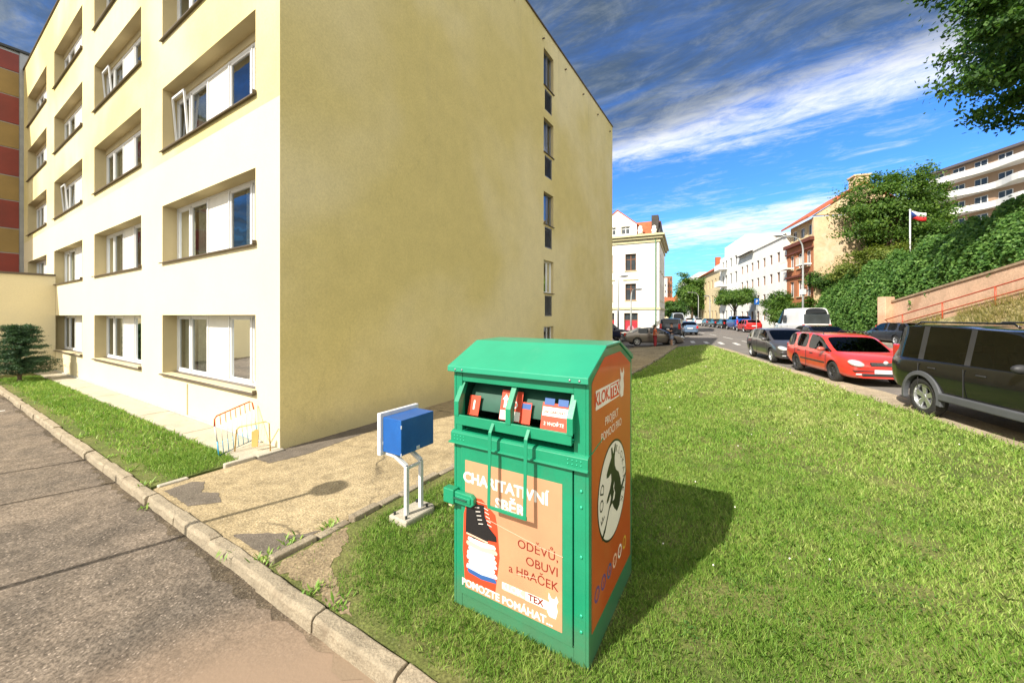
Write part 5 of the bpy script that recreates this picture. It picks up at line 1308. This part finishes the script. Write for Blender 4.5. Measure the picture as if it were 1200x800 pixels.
        if spec.get('bars'):
            q_ = MB(); zt = spec['H']; q_.tube([(rs - .2, sgn * hw * .70, zt - .02), (rs - .3, sgn * hw * .70, zt + .045), (re + .35, sgn * hw * .70, zt + .045), (re + .2, sgn * hw * .70, zt - .02)], .016, 8); q_.build('roof_rail', M_['black_plastic'] if spec['bars'] == 1 else pm, o, smooth=True)
        for dxx in spec.get('doorlines', ()):
            wv_ = hw * interp(wid, dxx); pb('door_gap', (dxx - .004, sgn * wv_ - .01, interp(bot, dxx) + .1), (dxx + .004, sgn * wv_ + .0015, interp(belt, dxx) - .06), M_['black_plastic'], 0)
        if spec.get('flare'):
            for wx in (wb / 2 + xo, -wb / 2 + xo):
                q_ = MB(); n = 20; R1, R2 = wr * 1.13, wr * 1.36; vs = []
                for k in range(n + 1):
                    a_ = R(-12 + 204 * k / n)
                    for rr, yy in ((R1, hw - .06), (R1, hw + .035), (R2, hw + .02), (R2, hw - .06)): vs.append((wx + rr * math.cos(a_), sgn * yy, wr + rr * math.sin(a_)))
                q_.add(vs, [(k * 4 + j, k * 4 + (j + 1) % 4, (k + 1) * 4 + (j + 1) % 4, (k + 1) * 4 + j) for k in range(n) for j in range(4)] + [(0, 1, 2, 3), (n * 4 + 3, n * 4 + 2, n * 4 + 1, n * 4)]); q_.build('wheel_arch', M_['flare'], o, smooth=False, bevel=.01)
            pb('side_sill', (-wb / 2 + wr * 1.3 + xo, sgn * hw - .05, interp(bot, 0) - .01), (wb / 2 - wr * 1.3 + xo, sgn * hw + .03, interp(bot, 0) + .13), M_['flare'], .02)
    zg = spec['zlamp']
    if spec.get('grille', 1):
        gr_ = pb('grille', (fx_ - .10, -hw * .38, zg - .06), (fx_ + .004, hw * .38, zg + .045), M_['black_plastic'], .02)
        for k in range(3): pb('grille_bar', (-.0, -hw * .36, -.03 + k * .03), (.056, hw * .36, -.022 + k * .03), M_['grey_metal'], 0, None, gr_)
        q_ = MB(); q_.sphere((0, 0, 0), (.02, .06, .05), 10, 8); q_ = q_.build('badge', M_['lamp'], o, smooth=True); q_.location = (fx_ + .0, 0, zg + .05)
    zb_ = interp(bot, fx_)
    pb('bumper_intake', (fx_ - .10, -hw * .62, zb_ + .05), (fx_ + .008, hw * .62, zb_ + .13), M_['black_plastic'], .02)
    pb('bumper_strip', (fx_ - .12, -hw * .84, zb_ + .19), (fx_ + .006, hw * .84, zb_ + .215), M_['black_plastic'], .008)
    pb('number_plate', (fx_ - .0, -.26, zb_ + .135), (fx_ + .018, .26, zb_ + .245), M_['plate'], .004)
    for sgn in (-1, 1): pb('fog_lamp', (fx_ - .06, sgn * hw * .70 - .07, zb_ + .075), (fx_ - .002, sgn * hw * .70 + .07, zb_ + .125), M_['lamp'], .02)
    zr_ = spec.get('zplate', .75); pb('number_plate', (rx - .015, -.26, zr_ - .055), (rx + .01, .26, zr_ + .055), M_['plate'], .004)
    pb('rear_bumper_strip', (rx - .02, -hw * .8, interp(bot, rx) + .22), (rx + .1, hw * .8, interp(bot, rx) + .25), M_['black_plastic'], .008)
    return o, pb
M_['flare'] = mat('grey_arch_plastic', (.085, .09, .10), .6, var=.12, coords='obj')
def spec_car(kind):
    if kind == 'wagon':
        L, W_, H_ = 4.45, 1.74, 1.45
        s = dict(top=[(-2.225, .98), (-2.16, 1.05), (-2.0, 1.30), (-1.75, 1.42), (-1.0, 1.45), (0, 1.455), (.35, 1.40), (.50, 1.34), (1.22, .93), (1.6, .86), (2.0, .76), (2.16, .66), (2.225, .58)],
                 belt=[(-2.225, .90), (-1, .92), (1.2, .88), (2.0, .70), (2.225, .55)], glass=(1.22, .47, -1.72, -2.12), pillars=[(-1.35, -1.25), (-.42, -.32), (-2.1, -2.0)], handles=(.0, -.95), seats=(.05, -.95), doorlines=(.95, -.37, -1.25))
    elif kind == 'hatch':
        L, W_, H_ = 4.3, 1.76, 1.47
        s = dict(top=[(-2.15, .95), (-2.05, 1.05), (-1.65, 1.32), (-1.3, 1.42), (-.4, 1.47), (.2, 1.46), (.45, 1.38), (1.25, .98), (1.6, .90), (1.95, .78), (2.1, .66), (2.15, .6)],
                 belt=[(-2.15, .92), (-1, .98), (1.2, .91), (2.0, .68), (2.15, .55)], glass=(1.25, .42, -1.4, -2.0), pillars=[(-1.3, -1.05), (-.38, -.28), (-2.1, -1.65)], handles=(.05, -.85), seats=(.05, -.85), doorlines=(.95, -.33, -1.1))
    elif kind == 'sedan':
        L, W_, H_ = 4.6, 1.76, 1.45
        s = dict(top=[(-2.3, .92), (-2.2, 1.02), (-1.75, 1.06), (-1.65, 1.07), (-.95, 1.38), (-.3, 1.45), (.2, 1.44), (.45, 1.36), (1.25, .96), (1.7, .87), (2.1, .74), (2.25, .62), (2.3, .56)],
                 belt=[(-2.3, .88), (-1.6, .96), (1.2, .90), (2.1, .66), (2.3, .52)], glass=(1.25, .42, -.95, -1.66), pillars=[(-.45, -.35), (-1.7, -1.25)], handles=(.05, -.9), seats=(.05, -.75), doorlines=(.95, -.4, -1.15))
    elif kind == 'suv':
        L, W_, H_ = 4.75, 1.90, 1.86
        s = dict(top=[(-2.375, 1.12), (-2.33, 1.30), (-2.22, 1.80), (-2.0, 1.865), (-.7, 1.87), (-.4, 1.84), (.25, 1.82), (.55, 1.76), (1.12, 1.22), (1.5, 1.16), (2.1, 1.10), (2.3, .98), (2.375, .85)],
                 belt=[(-2.375, 1.10), (-2.3, 1.13), (1.1, 1.13), (2.1, 1.0), (2.375, .75)], glass=(1.12, .52, -2.12, -2.3), pillars=[(-2.3, -2.17), (-1.48, -1.34), (-.38, -.26)], handles=(.02, -1.05), seats=(.15, -.9), doorlines=(.95, -.32, -1.4))
    elif kind == 'van':
        L, W_, H_ = 5.0, 1.95, 2.5
        s = dict(top=[(-2.5, 1.3), (-2.47, 1.7), (-2.4, 2.42), (-2.2, 2.5), (.6, 2.5), (.95, 2.42), (1.75, 1.32), (2.1, 1.16), (2.4, 1.0), (2.5, .85)],
                 belt=[(-2.5, 1.28), (-2.4, 1.38), (1.6, 1.28), (2.3, .95), (2.5, .75)], glass=(1.75, .98, -2.32, -2.46), pillars=[(-2.5, -2.3), (-.3, -.1), (.55, .68)], handles=(.7, -.5), seats=(.7,), doorlines=(1.4, .6, -.4))
    s.update(L=L, W=W_, H=H_)
    low = {'suv': .42, 'van': .28}.get(kind, .22)
    s['bot'] = [(-L / 2, low + .16), (-L / 2 + .3, low + .03), (-L / 2 + .6, low), (L / 2 - .6, low), (L / 2 - .25, low + .0), (L / 2, low + .04)]
    e = .86 if kind in ('suv', 'van') else .78
    s['wid'] = [(-L / 2, e + .04), (-L / 2 + .08, .93), (-L / 2 + .35, .985), (-L / 4, 1), (L / 4, 1), (L / 2 - .5, .975), (L / 2 - .2, .91), (L / 2 - .06, .82), (L / 2, e - .06)]
    s['r'] = {'suv': .385, 'van': .335}.get(kind, .312); s['wb'] = {'suv': 2.88, 'van': 3.2, 'wagon': 2.51, 'hatch': 2.6, 'sedan': 2.65}[kind]
    s['xo'] = {'suv': .12, 'van': .08, 'wagon': .05, 'hatch': .05, 'sedan': .0}[kind]
    s['zlamp'] = {'suv': .98, 'van': .95}.get(kind, .66); s['ztail'] = {'suv': 1.1, 'van': 1.05}.get(kind, .86); s['rimmat'] = M_['alloy']
    s['square'] = 1 if kind in ('suv', 'van') else 0; s['tumble'] = .32 if kind in ('suv', 'van') else .42
    s['th'] = .3 if kind in ('suv', 'van') else .13; s['lx'] = .16
    if kind == 'suv': s['zplate'] = .95
    return s
FAC = math.atan2(-.9604, -.2785); AWAY = math.atan2(.9604, .2785)
def cpos(x, y, dz=-.055): return (x, y, gz(x, y) + dz)
s = spec_car('suv'); s.update(black_posts=1, flare=1, beige=1, blackhandle=1, blackmirror=1, spokes=5, mx=.35, skirt=1, bars=2)
P_black = splash(paint('black_paint', (.008, .0085, .009), .0, .14), (.07, .06, .045), .45, .6, 4)
sv_, pb = car('parked_suv', 'dirty black off-road estate car parked at the verge at the right edge', cpos(8.96, 6.2), FAC, s, P_black, 'cars parked facing the camera')
pb('marker_lamp', (1.38, .955, 1.0), (1.5, .962, 1.035), M_['amber'], .004)
pb('spare_step', (-2.56, -.5, .40), (-2.35, .5, .50), M_['black_plastic'], .02)
pn = P_black.node_tree.nodes['Principled BSDF']; pn.inputs['Coat Weight'].default_value = .35; pn.inputs['Specular IOR Level'].default_value = .35
s = spec_car('wagon'); s.update(rimmat=M_['steel_rim'], strip=.52, bars=1, blackhandle=1, spokes=8)
car('parked_wagon', 'red estate car parked between the black off-road car and grey hatchback', cpos(11.12, 12.68), FAC, s, splash(paint('red_paint', (.60, .04, .028), .0, .3), (.22, .14, .10), .2, .3, 5), 'cars parked facing the camera')
s = spec_car('hatch'); s.update(spokes=5)
car('parked_hatchback', 'grey brown hatchback parked behind the red estate car', cpos(12.52, 17.5), FAC, s, paint('grey_paint', (.11, .105, .11), .5, .3), 'cars parked facing the camera')
s = spec_car('sedan'); car('dark_saloon', 'dark blue saloon seen over the roof of the red estate car', cpos(17.7, 21.9), AWAY, s, paint('navy_paint', (.008, .013, .03), .4, .25))
s = spec_car('wagon'); car('dark_estate', 'dark grey blue estate car behind the red one, tail lamp showing', cpos(25.3, 24.6), AWAY, s, paint('slate_paint', (.035, .04, .055), .4, .3))
s = spec_car('van'); s.update(panel_van=.5, bars=0); s['rimmat'] = M_['steel_rim']
vn, pb = car('white_van', 'white high roofed van with dark rear window in the street', cpos(21.4, 27.9), AWAY, s, paint('white_van_paint', (.70, .70, .70), .0, .35), cat='van')
pb('rear_window', (-2.50, -.74, 1.38), (-2.44, .74, 2.06), M_['dark_glass'], .03); pb('side_window', (-.2, .925, 1.42), (.42, .955, 1.98), M_['dark_glass'], .03)
# far right row
far_paints = dict(red=paint('far_red_paint', (.60, .03, .03), .1), blue=paint('far_blue_paint', (.015, .09, .42), .2), black=paint('far_black_paint', (.012, .013, .016), .3), white=paint('far_white_paint', (.68, .68, .68), 0), grey=paint('far_grey_paint', (.18, .19, .21), .5), silver=paint('silver_blue_paint', (.20, .31, .48), .5))
rowlist = [('wagon', 'red', 'red estate car seen from behind down the street under the round tree', 28.3, 45.0), ('van', 'blue', 'blue van parked in the row beyond the red estate', 30.6, 50.8), ('hatch', 'black', 'black hatchback parked just beyond the blue van', 32.2, 56.6), ('sedan', 'black', 'black saloon second beyond the blue van', 33.8, 62.0), ('hatch', 'grey', 'dark grey hatchback far down the row of parked cars', 35.6, 68.0), ('hatch', 'white', 'white hatchback near the far end of the parked row', 37.5, 76.0), ('sedan', 'white', 'white saloon at the far end of the parked row', 39.0, 83.0)]
for kind, pc, lab, x, y in rowlist:
    s = spec_car(kind)
    if kind == 'van':
        s['H'] = 1.9; s['top'] = [(a_, min(z, 1.25 + (z - 1.25) * .5) if z > 1.25 else z) for a_, z in s['top']]; s['L'] = 5.0
    car('parked_car' if kind != 'van' else 'parked_van', lab, cpos(x, y), AWAY, s, far_paints[pc], 'far cars parked along the right kerb', 1, 'car' if kind != 'van' else 'van')
s = spec_car('hatch'); car('silver_blue_hatchback', 'light blue hatchback driving away up the street', cpos(19.1, 41.2), AWAY + .03, s, far_paints['silver'], level=1)
s = spec_car('sedan'); cs, _ = car('grey_saloon', 'brown grey saloon parked sideways in front of the white corner house', cpos(11.1, 29.9, 0), R(-4), s, paint('taupe_paint', (.20, .175, .15), .5, .3))
s = spec_car('suv'); s['flare'] = None; car('dark_people_carrier', 'dark blue grey car parked behind the brown grey saloon', cpos(14.6, 34.2, 0), AWAY - .2, s, paint('steel_blue_paint', (.03, .04, .06), .4, .3), level=1)
s = spec_car('suv'); car('navy_van', 'navy van poking out left beside the corner house', cpos(8.7, 35.5, 0), R(8), s, paint('navy_van_paint', (.01, .015, .045), .2, .35), level=1, cat='van')
s = spec_car('hatch'); car('white_small_car', 'white car with green stripe parked up on the ramp behind the wall', (S(19.0, 12.2)[0] + .1, 12.2, ramp_z(12.2) - .3), FAC, s, far_paints['white'], level=1)
s = spec_car('van'); car('light_grey_van', 'light grey van standing far up the street beyond the light blue car', cpos(26.4, 60), FAC, s, paint('pale_grey_paint', (.35, .37, .38), .1), level=1, cat='van')
for lab, x, y in (('dark car far up the street left of the light grey van', 24.0, 62), ('dark hatchback far up the street beside the dark low tree', 27.5, 78)):
    s = spec_car('hatch'); car('distant_car', lab, cpos(x, y), AWAY, s, far_paints['black'], level=1)

# ------------------------------------------------------------ people
def skin_obj(name, pts, edges, rad, m, parent, root=0, sub=2):
    me = bpy.data.meshes.new(name); me.from_pydata(pts, edges, []); me.materials.append(m)
    o = bpy.data.objects.new(name, me); col.objects.link(o); o.parent = parent
    o.modifiers.new('skin', 'SKIN')
    lay = me.skin_vertices[0] if me.skin_vertices else None
    if lay is None:
        bm = bmesh.new(); bm.from_mesh(me); bm.verts.layers.skin.verify(); bm.to_mesh(me); bm.free(); lay = me.skin_vertices[0]
    for i, r in enumerate(rad): lay.data[i].radius = (r, r) if not isinstance(r, tuple) else r; lay.data[i].use_root = (i == root)
    sb = o.modifiers.new('sub', 'SUBSURF'); sb.levels = sub; sb.render_levels = sub
    dg = bpy.context.evaluated_depsgraph_get(); dg.update(); ev = bpy.data.meshes.new_from_object(o.evaluated_get(dg)); o.modifiers.clear(); o.data = ev
    ev.polygons.foreach_set('use_smooth', [True] * len(ev.polygons))
    return o
M_['skin'] = mat('skin', (.48, .27, .18), .55, var=.06); M_['hair'] = mat('dark_hair', (.03, .018, .012), .6, var=.2)
M_['orange_top'] = mat('orange_blouse', (.62, .13, .05), .85, var=.12, vscale=8); M_['maroon_trousers'] = mat('maroon_trousers', (.26, .02, .03), .85, var=.15, vscale=8)
M_['dark_shirt'] = mat('dark_shirt', (.015, .017, .03), .85, var=.2); M_['grey_shorts'] = mat('grey_shorts', (.22, .25, .33), .85, var=.1); M_['shoe'] = mat('shoe', (.25, .2, .17), .7, var=.1)
def person(label, loc, rz_, h, top_m, leg_m, shorts, woman, armpose):
    o = thing('person', label, 'person', loc, rz_, 'people standing beside the saloon'); k = h / 1.75
    # x forward, y left
    V = lambda *a: tuple(c * k for c in a)
    sh = .17 if woman else .20; la, ra = armpose
    pts = [V(0, 0, .95), V(0, 0, 1.12), V(0, 0, 1.32), V(0, 0, 1.44), V(0, 0, 1.51), V(.01, 0, 1.58), V(.015, 0, 1.68),
           V(0, .09, .90), V(.02, .10, .49), V(-.01, .10, .09), V(.13, .11, .035), V(0, -.09, .90), V(.03, -.10, .49), V(.0, -.10, .09), V(.14, -.11, .035),
           V(0, sh, 1.41), V(*la[0]), V(*la[1]), V(*la[2]), V(0, -sh, 1.41), V(*ra[0]), V(*ra[1]), V(*ra[2])]
    ed = [(0, 1), (1, 2), (2, 3), (3, 4), (4, 5), (5, 6), (0, 7), (7, 8), (8, 9), (9, 10), (0, 11), (11, 12), (12, 13), (13, 14), (3, 15), (15, 16), (16, 17), (17, 18), (3, 19), (19, 20), (20, 21), (21, 22)]
    rd = [.125, .105, .125, .09, .052, .075, .085, .085, .058, .038, .03, .085, .058, .038, .03, .052, .040, .030, .026, .052, .040, .030, .026]
    rd = [r * k * 1.12 for r in rd]
    body = skin_obj('body', pts, ed, rd, M_['skin'], o)
    q_ = MB(); q_.sphere(V(-.012, 0, 1.69), V(.105, .092, .095) if not woman else V(.115, .10, .11), 14, 10)
    if woman: q_.sphere(V(-.07, 0, 1.58), V(.06, .085, .13), 10, 8)
    q_.build('hair', M_['hair'], o, smooth=True)
    for sgn in (-1, 1):
        q_ = MB(); q_.sphere(V(.092, sgn * .032, 1.635), V(.012, .014, .009), 8, 6); q_.build('eye', M_['hair'], o, smooth=True)
        q_ = MB(); q_.sphere(V(.0, sgn * .088, 1.62), V(.02, .012, .032), 8, 6); q_.build('ear', M_['skin'], o, smooth=True)
    q_ = MB(); q_.sphere(V(.105, 0, 1.605), V(.02, .014, .024), 8, 6); q_.build('nose', M_['skin'], o, smooth=True)
    # clothes: same skeleton, a little thicker
    tp = [0, 1, 2, 3, 15, 16, 19, 20]; mp = {v: i for i, v in enumerate(tp)}
    lerp = lambda a, b, f: tuple(a[i] + (b[i] - a[i]) * f for i in range(3))
    P2 = [pts[v] for v in tp]; P2[5] = lerp(pts[15], pts[16], .75); P2[7] = lerp(pts[19], pts[20], .75); P2[0] = V(0, 0, .90)
    skin_obj('top', P2, [(0, 1), (1, 2), (2, 3), (3, 4), (4, 5), (3, 6), (6, 7)], [r * k for r in (.18, .155, .175, .125, .095, .085, .095, .085)], top_m, o)
    f = .8 if shorts else 1
    kl, kr = pts[8], pts[12]
    if shorts:
        P3 = [V(0, 0, .97), V(0, .09, .88), lerp(pts[7], kl, .9), V(0, -.09, .88), lerp(pts[11], kr, .9)]; E3 = [(0, 1), (1, 2), (0, 3), (3, 4)]; R3 = [.16, .135, .12, .135, .12]
    else:
        P3 = [V(0, 0, .97), V(0, .09, .88), kl, V(-.01, .10, .10), V(0, -.09, .88), kr, V(0, -.10, .10)]; E3 = [(0, 1), (1, 2), (2, 3), (0, 4), (4, 5), (5, 6)]; R3 = [.155, .13, .12, .13, .13, .12, .13]
    skin_obj('shorts' if shorts else 'trousers', P3, E3, [r * k for r in R3], leg_m, o)
    for a_, b_ in ((9, 10), (13, 14)):
        q_ = MB(); c = pts[b_]; q_.sphere((c[0] - .05, c[1], .045), (.14, .055, .05), 12, 8); q_.build('shoe', M_['shoe'], o, smooth=True)
    return o
p1 = P(767.5, 28.4); person('woman in an orange top and maroon trousers by the saloon', (p1.x, p1.y, 0), R(-20), 1.68, M_['orange_top'], M_['maroon_trousers'], False, True, (((.08, .22, 1.18), (.30, .16, 1.18), (.38, .14, 1.20)), ((.05, -.22, 1.16), (.24, -.18, 1.05), (.32, -.15, 1.06))))
p2_ = P(787, 28.6); person('person in a dark shirt and pale shorts facing the woman in orange', (p2_.x, p2_.y, 0), R(170), 1.85, M_['dark_shirt'], M_['grey_shorts'], True, False, (((.06, .26, 1.16), (.28, .22, 1.24), (.36, .2, 1.30)), ((.02, -.25, 1.16), (.08, -.26, .92), (.1, -.26, .84))))

# ------------------------------------------------------------ grass
gm = bpy.data.materials.new('grass_blades'); gm.use_nodes = True; t_ = gm.node_tree; n = NT(t_); b_ = t_.nodes['Principled BSDF']
gg = n.node('ShaderNodeNewGeometry'); pos = gg.outputs['Position']
f1 = n.noise(pos, .55, 4, .6); f2 = n.noise(pos, 3.2, 4, .6)
ff = n.math('ADD', n.math('MULTIPLY', gg.outputs['Random Per Island'], .40), n.math('ADD', n.math('MULTIPLY', f1, .5), n.math('MULTIPLY', f2, .45)))
east = n.math('SUBTRACT', n.sep(pos)[0], n.math('MULTIPLY', n.sep(pos)[1], .12))   # drier, yellower sward towards the street
dry = n.mr(n.math('ADD', east, n.math('MULTIPLY', f2, 2.2)), 3.4, 6.6, 0, .16, True)
c = n.ramp(n.math('MULTIPLY', n.math('ADD', ff, dry), .78), [(.22, (.06, .145, .018)), (.38, (.13, .27, .032)), (.54, (.225, .385, .058)), (.70, (.38, .49, .115)), (.9, (.60, .59, .28))])
n.put(b_.inputs['Base Color'], c); b_.inputs['Roughness'].default_value = .5; b_.inputs['Specular IOR Level'].default_value = .3
tl = n.node('ShaderNodeBsdfTranslucent'); n.put(tl.inputs[0], c); mx = n.node('ShaderNodeMixShader'); mx.inputs[0].default_value = .35
t_.links.new(b_.outputs[0], mx.inputs[1]); t_.links.new(tl.outputs[0], mx.inputs[2]); t_.links.new(mx.outputs[0], t_.nodes['Material Output'].inputs[0])
def in_poly(px_, py_, poly_):
    inside = np.zeros(len(px_), bool); n_ = len(poly_); j = n_ - 1
    for i in range(n_):
        xi, yi = poly_[i]; xj, yj = poly_[j]
        c_ = ((yi > py_) != (yj > py_)) & (px_ < (xj - xi) * (py_ - yi) / (yj - yi + 1e-12) + xi); inside ^= c_; j = i
    return inside
def fg_np(t):
    k = np.clip((t - 1) / 5.2, 0, 1); a = .40 * k * k * (3 - 2 * k); return a + np.clip(t - 6.2, 0, 11.8) / 11.8 * .2
def value_noise(x, y, s, seed=0):
    g = np.random.default_rng(seed); T = g.random((256, 256)); xs_, ys_ = x * s, y * s
    i, j = np.floor(xs_).astype(int), np.floor(ys_).astype(int); fx_, fy_ = xs_ - i, ys_ - j; fx_ = fx_ * fx_ * (3 - 2 * fx_); fy_ = fy_ * fy_ * (3 - 2 * fy_)
    a, b, c_, d_ = T[i % 256, j % 256], T[(i + 1) % 256, j % 256], T[i % 256, (j + 1) % 256], T[(i + 1) % 256, (j + 1) % 256]
    return (a * (1 - fx_) + b * fx_) * (1 - fy_) + (c_ * (1 - fx_) + d_ * fx_) * fy_
def blades(name, poly_, rings, bare=None, hmul=1.0, label=None, seed=3, zoff=0):
    g = np.random.default_rng(seed); out = []
    P_ = np.array([(float(p[0]), float(p[1])) for p in poly_])
    for d0, d1, dens, h, w_ in rings:
        xa, xb = max(P_[:, 0].min(), -1.7 * d1), min(P_[:, 0].max(), d1); ya, yb = max(P_[:, 1].min(), .2), min(P_[:, 1].max(), d1)
        if xb <= xa or yb <= ya: continue
        N = int((xb - xa) * (yb - ya) * dens); x = g.uniform(xa, xb, N); y = g.uniform(ya, yb, N); r = np.hypot(x, y)
        k = (r >= d0) & (r < d1) & (np.abs(x) < 2.3 * y + 2.5) & in_poly(x, y, poly_)
        x, y = x[k], y[k]; pn = value_noise(x, y, 2.2, 1) * .6 + value_noise(x, y, 7, 2) * .4
        k = g.random(len(x)) < np.clip(pn * 2.0 + .05, .3, 1)
        if bare is not None: k &= g.random(len(x)) < bare(x, y)
        x, y, pn = x[k], y[k], pn[k]; n_ = len(x); z = fg_np(x - .29 * y) + zoff - .005
        hh = h * hmul * g.uniform(.45, 1.25, n_) * (.55 + .9 * pn); th = g.uniform(0, 2 * math.pi, n_); bend = g.normal(size=(n_, 2)) * .42
        b0_ = np.stack([x, y, z], 1); sd_ = np.stack([np.cos(th), np.sin(th), 0 * th], 1) * (w_ * g.uniform(.6, 1.3, n_))[:, None] / 2
        mid = b0_ + np.stack([bend[:, 0] * hh * .35, bend[:, 1] * hh * .35, hh * .55], 1); tip = b0_ + np.stack([bend[:, 0] * hh * 1.1, bend[:, 1] * hh * 1.1, hh * .95], 1)
        q_ = np.stack([b0_ - sd_, b0_ + sd_, mid + sd_ * .75, tip, mid - sd_ * .75], 1); out.append(q_.reshape(-1, 3))
    o = np_mesh(name, np.concatenate(out), 5, gm); o['kind'] = 'stuff'; return o
C2 = np.array(C0)[:2]; axn = np.array(ax)[:2]; bxn = np.array(bx)[:2]
def AofXY(x, y): dx, dy = x - C2[0], y - C2[1]; return -(dx * axn[0] + dy * axn[1]), dx * bxn[0] + dy * bxn[1]
def bare_f(x, y):
    A, B = AofXY(x, y); e = value_noise(x, y, 2.5, 5) * .5
    k = np.clip((B + np.where(A < -4.3, 1.74, 1.66) - e * np.where(A < -4.3, .2, .45)) / .2, 0, 1)             # thin towards the asphalt kerb
    k = k * np.clip((-3.18 - A - e * .4) / .15, 0, 1)
    k2 = np.clip((np.hypot(x + 2.05, y - 3.95) - .25 - e * .5) / .35, 0, 1)
    ub = ~((A < -4.98) & (A > -6.2) & (B > -1.13) & (B < .02))
    return np.clip(k * k2 + .03, 0, 1) * ub
rings = [(0, 4.2, 9500, .050, .005), (4.2, 7, 5200, .052, .0075), (7, 12, 2000, .058, .012), (12, 20, 800, .065, .022), (20, 34, 350, .08, .04)]
blades('lawn_grass', LAWN, rings, bare_f)
blades('strip_grass', pab((.05, -1.68), (22, -1.68), (22, -.62), (.05, -.62)), [(4, 9, 2600, .07, .009), (9, 24, 700, .08, .018)], lambda x, y: np.clip((AofXY(x, y)[1] + 1.70 - value_noise(x, y, 3, 8) * .22) / .12, .05, 1))
blades('verge_weeds', [S(5.85, 3), S(5.85, 25), S(6.12, 25), S(6.15, 3)], [(3, 14, 350, .10, .012), (14, 30, 120, .1, .025)], None)
# dry tufts on the bank below the railing
g = np.random.default_rng(6); N = 9000; Y = g.uniform(2, 27, N); tt = g.uniform(17.75, 18.7, N); f_ = np.clip((tt - 17.7) / .85, 0, 1); z = .55 + (np.maximum(.6, .95 + (27.4 - Y) * .222) - .55) * f_
x = tt + .29 * Y; k = value_noise(x, Y, .8, 4) > .42; x, Y, z = x[k], Y[k], z[k]; n_ = len(x)
h = g.uniform(.15, .6, n_); bd = g.normal(size=(n_, 2)) * .3; b0_ = np.stack([x, Y, z], 1); sd_ = np.tile([[.016, 0, 0]], (n_, 1)); tip = b0_ + np.stack([bd[:, 0] * h - .1, bd[:, 1] * h, h], 1)
q_ = np.stack([b0_ - sd_, b0_ + sd_, tip], 1).reshape(-1, 3)
np_mesh('dry_bank_grass', q_, 3, leaf_mat('dry_grass', ((.10, .13, .03), (.26, .24, .08), (.42, .34, .14)), clump=.8))['kind'] = 'stuff'
# clover flowers and fallen leaves dotted over the lawn
fl_ = MB(); g = random.Random(4)
for i in range(60):
    d_ = g.uniform(3, 16); x = g.uniform(-.2, 1.3) * d_; y = d_
    A, B = [float(v) for v in AofXY(np.array([x]), np.array([y]))] if False else (None, None)
    dx, dy = x - C2[0], y - C2[1]; A = -(dx * axn[0] + dy * axn[1]); B = dx * bxn[0] + dy * bxn[1]
    if A > -3.4 or B < -1.2 or TT(x, y) > 5.7 or (A < -4.9 and A > -6.3 and -1.2 < B < .1): continue
    s_ = .006 + .0007 * d_; fl_.sphere((x, y, gz(x, y) + .06), s_, 6, 4)
fl_.build('clover_flowers', M_['print_white'])['kind'] = 'stuff'
# weeds growing at the kerb joints
wd = []
for A, B, n_ in ((.15, -1.72, 30), (-3.05, -1.68, 40), (-3.9, -1.68, 30), (-4.2, -1.66, 30), (4.1, -1.68, 25), (-2.7, -1.89, 10), (-.5, -1.9, 10), (-3.0, -1.4, 40), (-3.05, -1.0, 40), (1.0, -1.7, 24), (2.1, -1.7, 30)):
    c = AB(A, B); th = rng.uniform(0, 2 * math.pi, n_); ln = rng.uniform(.02, .075, n_)
    base = np.array([[c.x, c.y, 0.0 if B > -1.9 else -.1]]) + rng.normal(size=(n_, 3)) * [[.05, .05, 0]]; d_ = np.stack([np.cos(th), np.sin(th), rng.uniform(.4, 1.3, n_)], 1) * ln[:, None]
    sd_ = np.stack([-np.sin(th), np.cos(th), 0 * th], 1) * .010
    wd.append(np.stack([base, base + d_ * .5 + sd_, base + d_, base + d_ * .5 - sd_], 1).reshape(-1, 3))
np_mesh('kerb_weeds', np.concatenate(wd), 4, gm)['kind'] = 'stuff'

# broad-leaved weeds and clover patches low in the sward
g = np.random.default_rng(12); L = []
for i in range(300):
    d_ = g.uniform(2.6, 15) ; x0 = g.uniform(-.25, 1.35) * d_; n_ = int(g.uniform(14, 46)); r_ = g.uniform(.05, .22)
    p = np.stack([x0 + g.normal(size=n_) * r_, d_ + g.normal(size=n_) * r_], 1)
    k = in_poly(p[:, 0], p[:, 1], [(float(a[0]), float(a[1])) for a in LAWN]); p = p[k]
    A, B = AofXY(p[:, 0], p[:, 1]); p = p[~((A < -4.9) & (A > -6.3) & (B > -1.2) & (B < .1))]
    if len(p): L.append(np.stack([p[:, 0], p[:, 1], fg_np(p[:, 0] - .29 * p[:, 1]) + g.uniform(.02, .045, len(p))], 1))
L = np.concatenate(L)
np_mesh('clover_patches', leaf_quads(L, .010, np.tile([[0., 0, 2.5]], (len(L), 1)), aspect=.8), 4, leaf_mat('clover_leaves', ((.04, .11, .02), (.08, .18, .03), (.16, .27, .05)), clump=2))['kind'] = 'stuff'
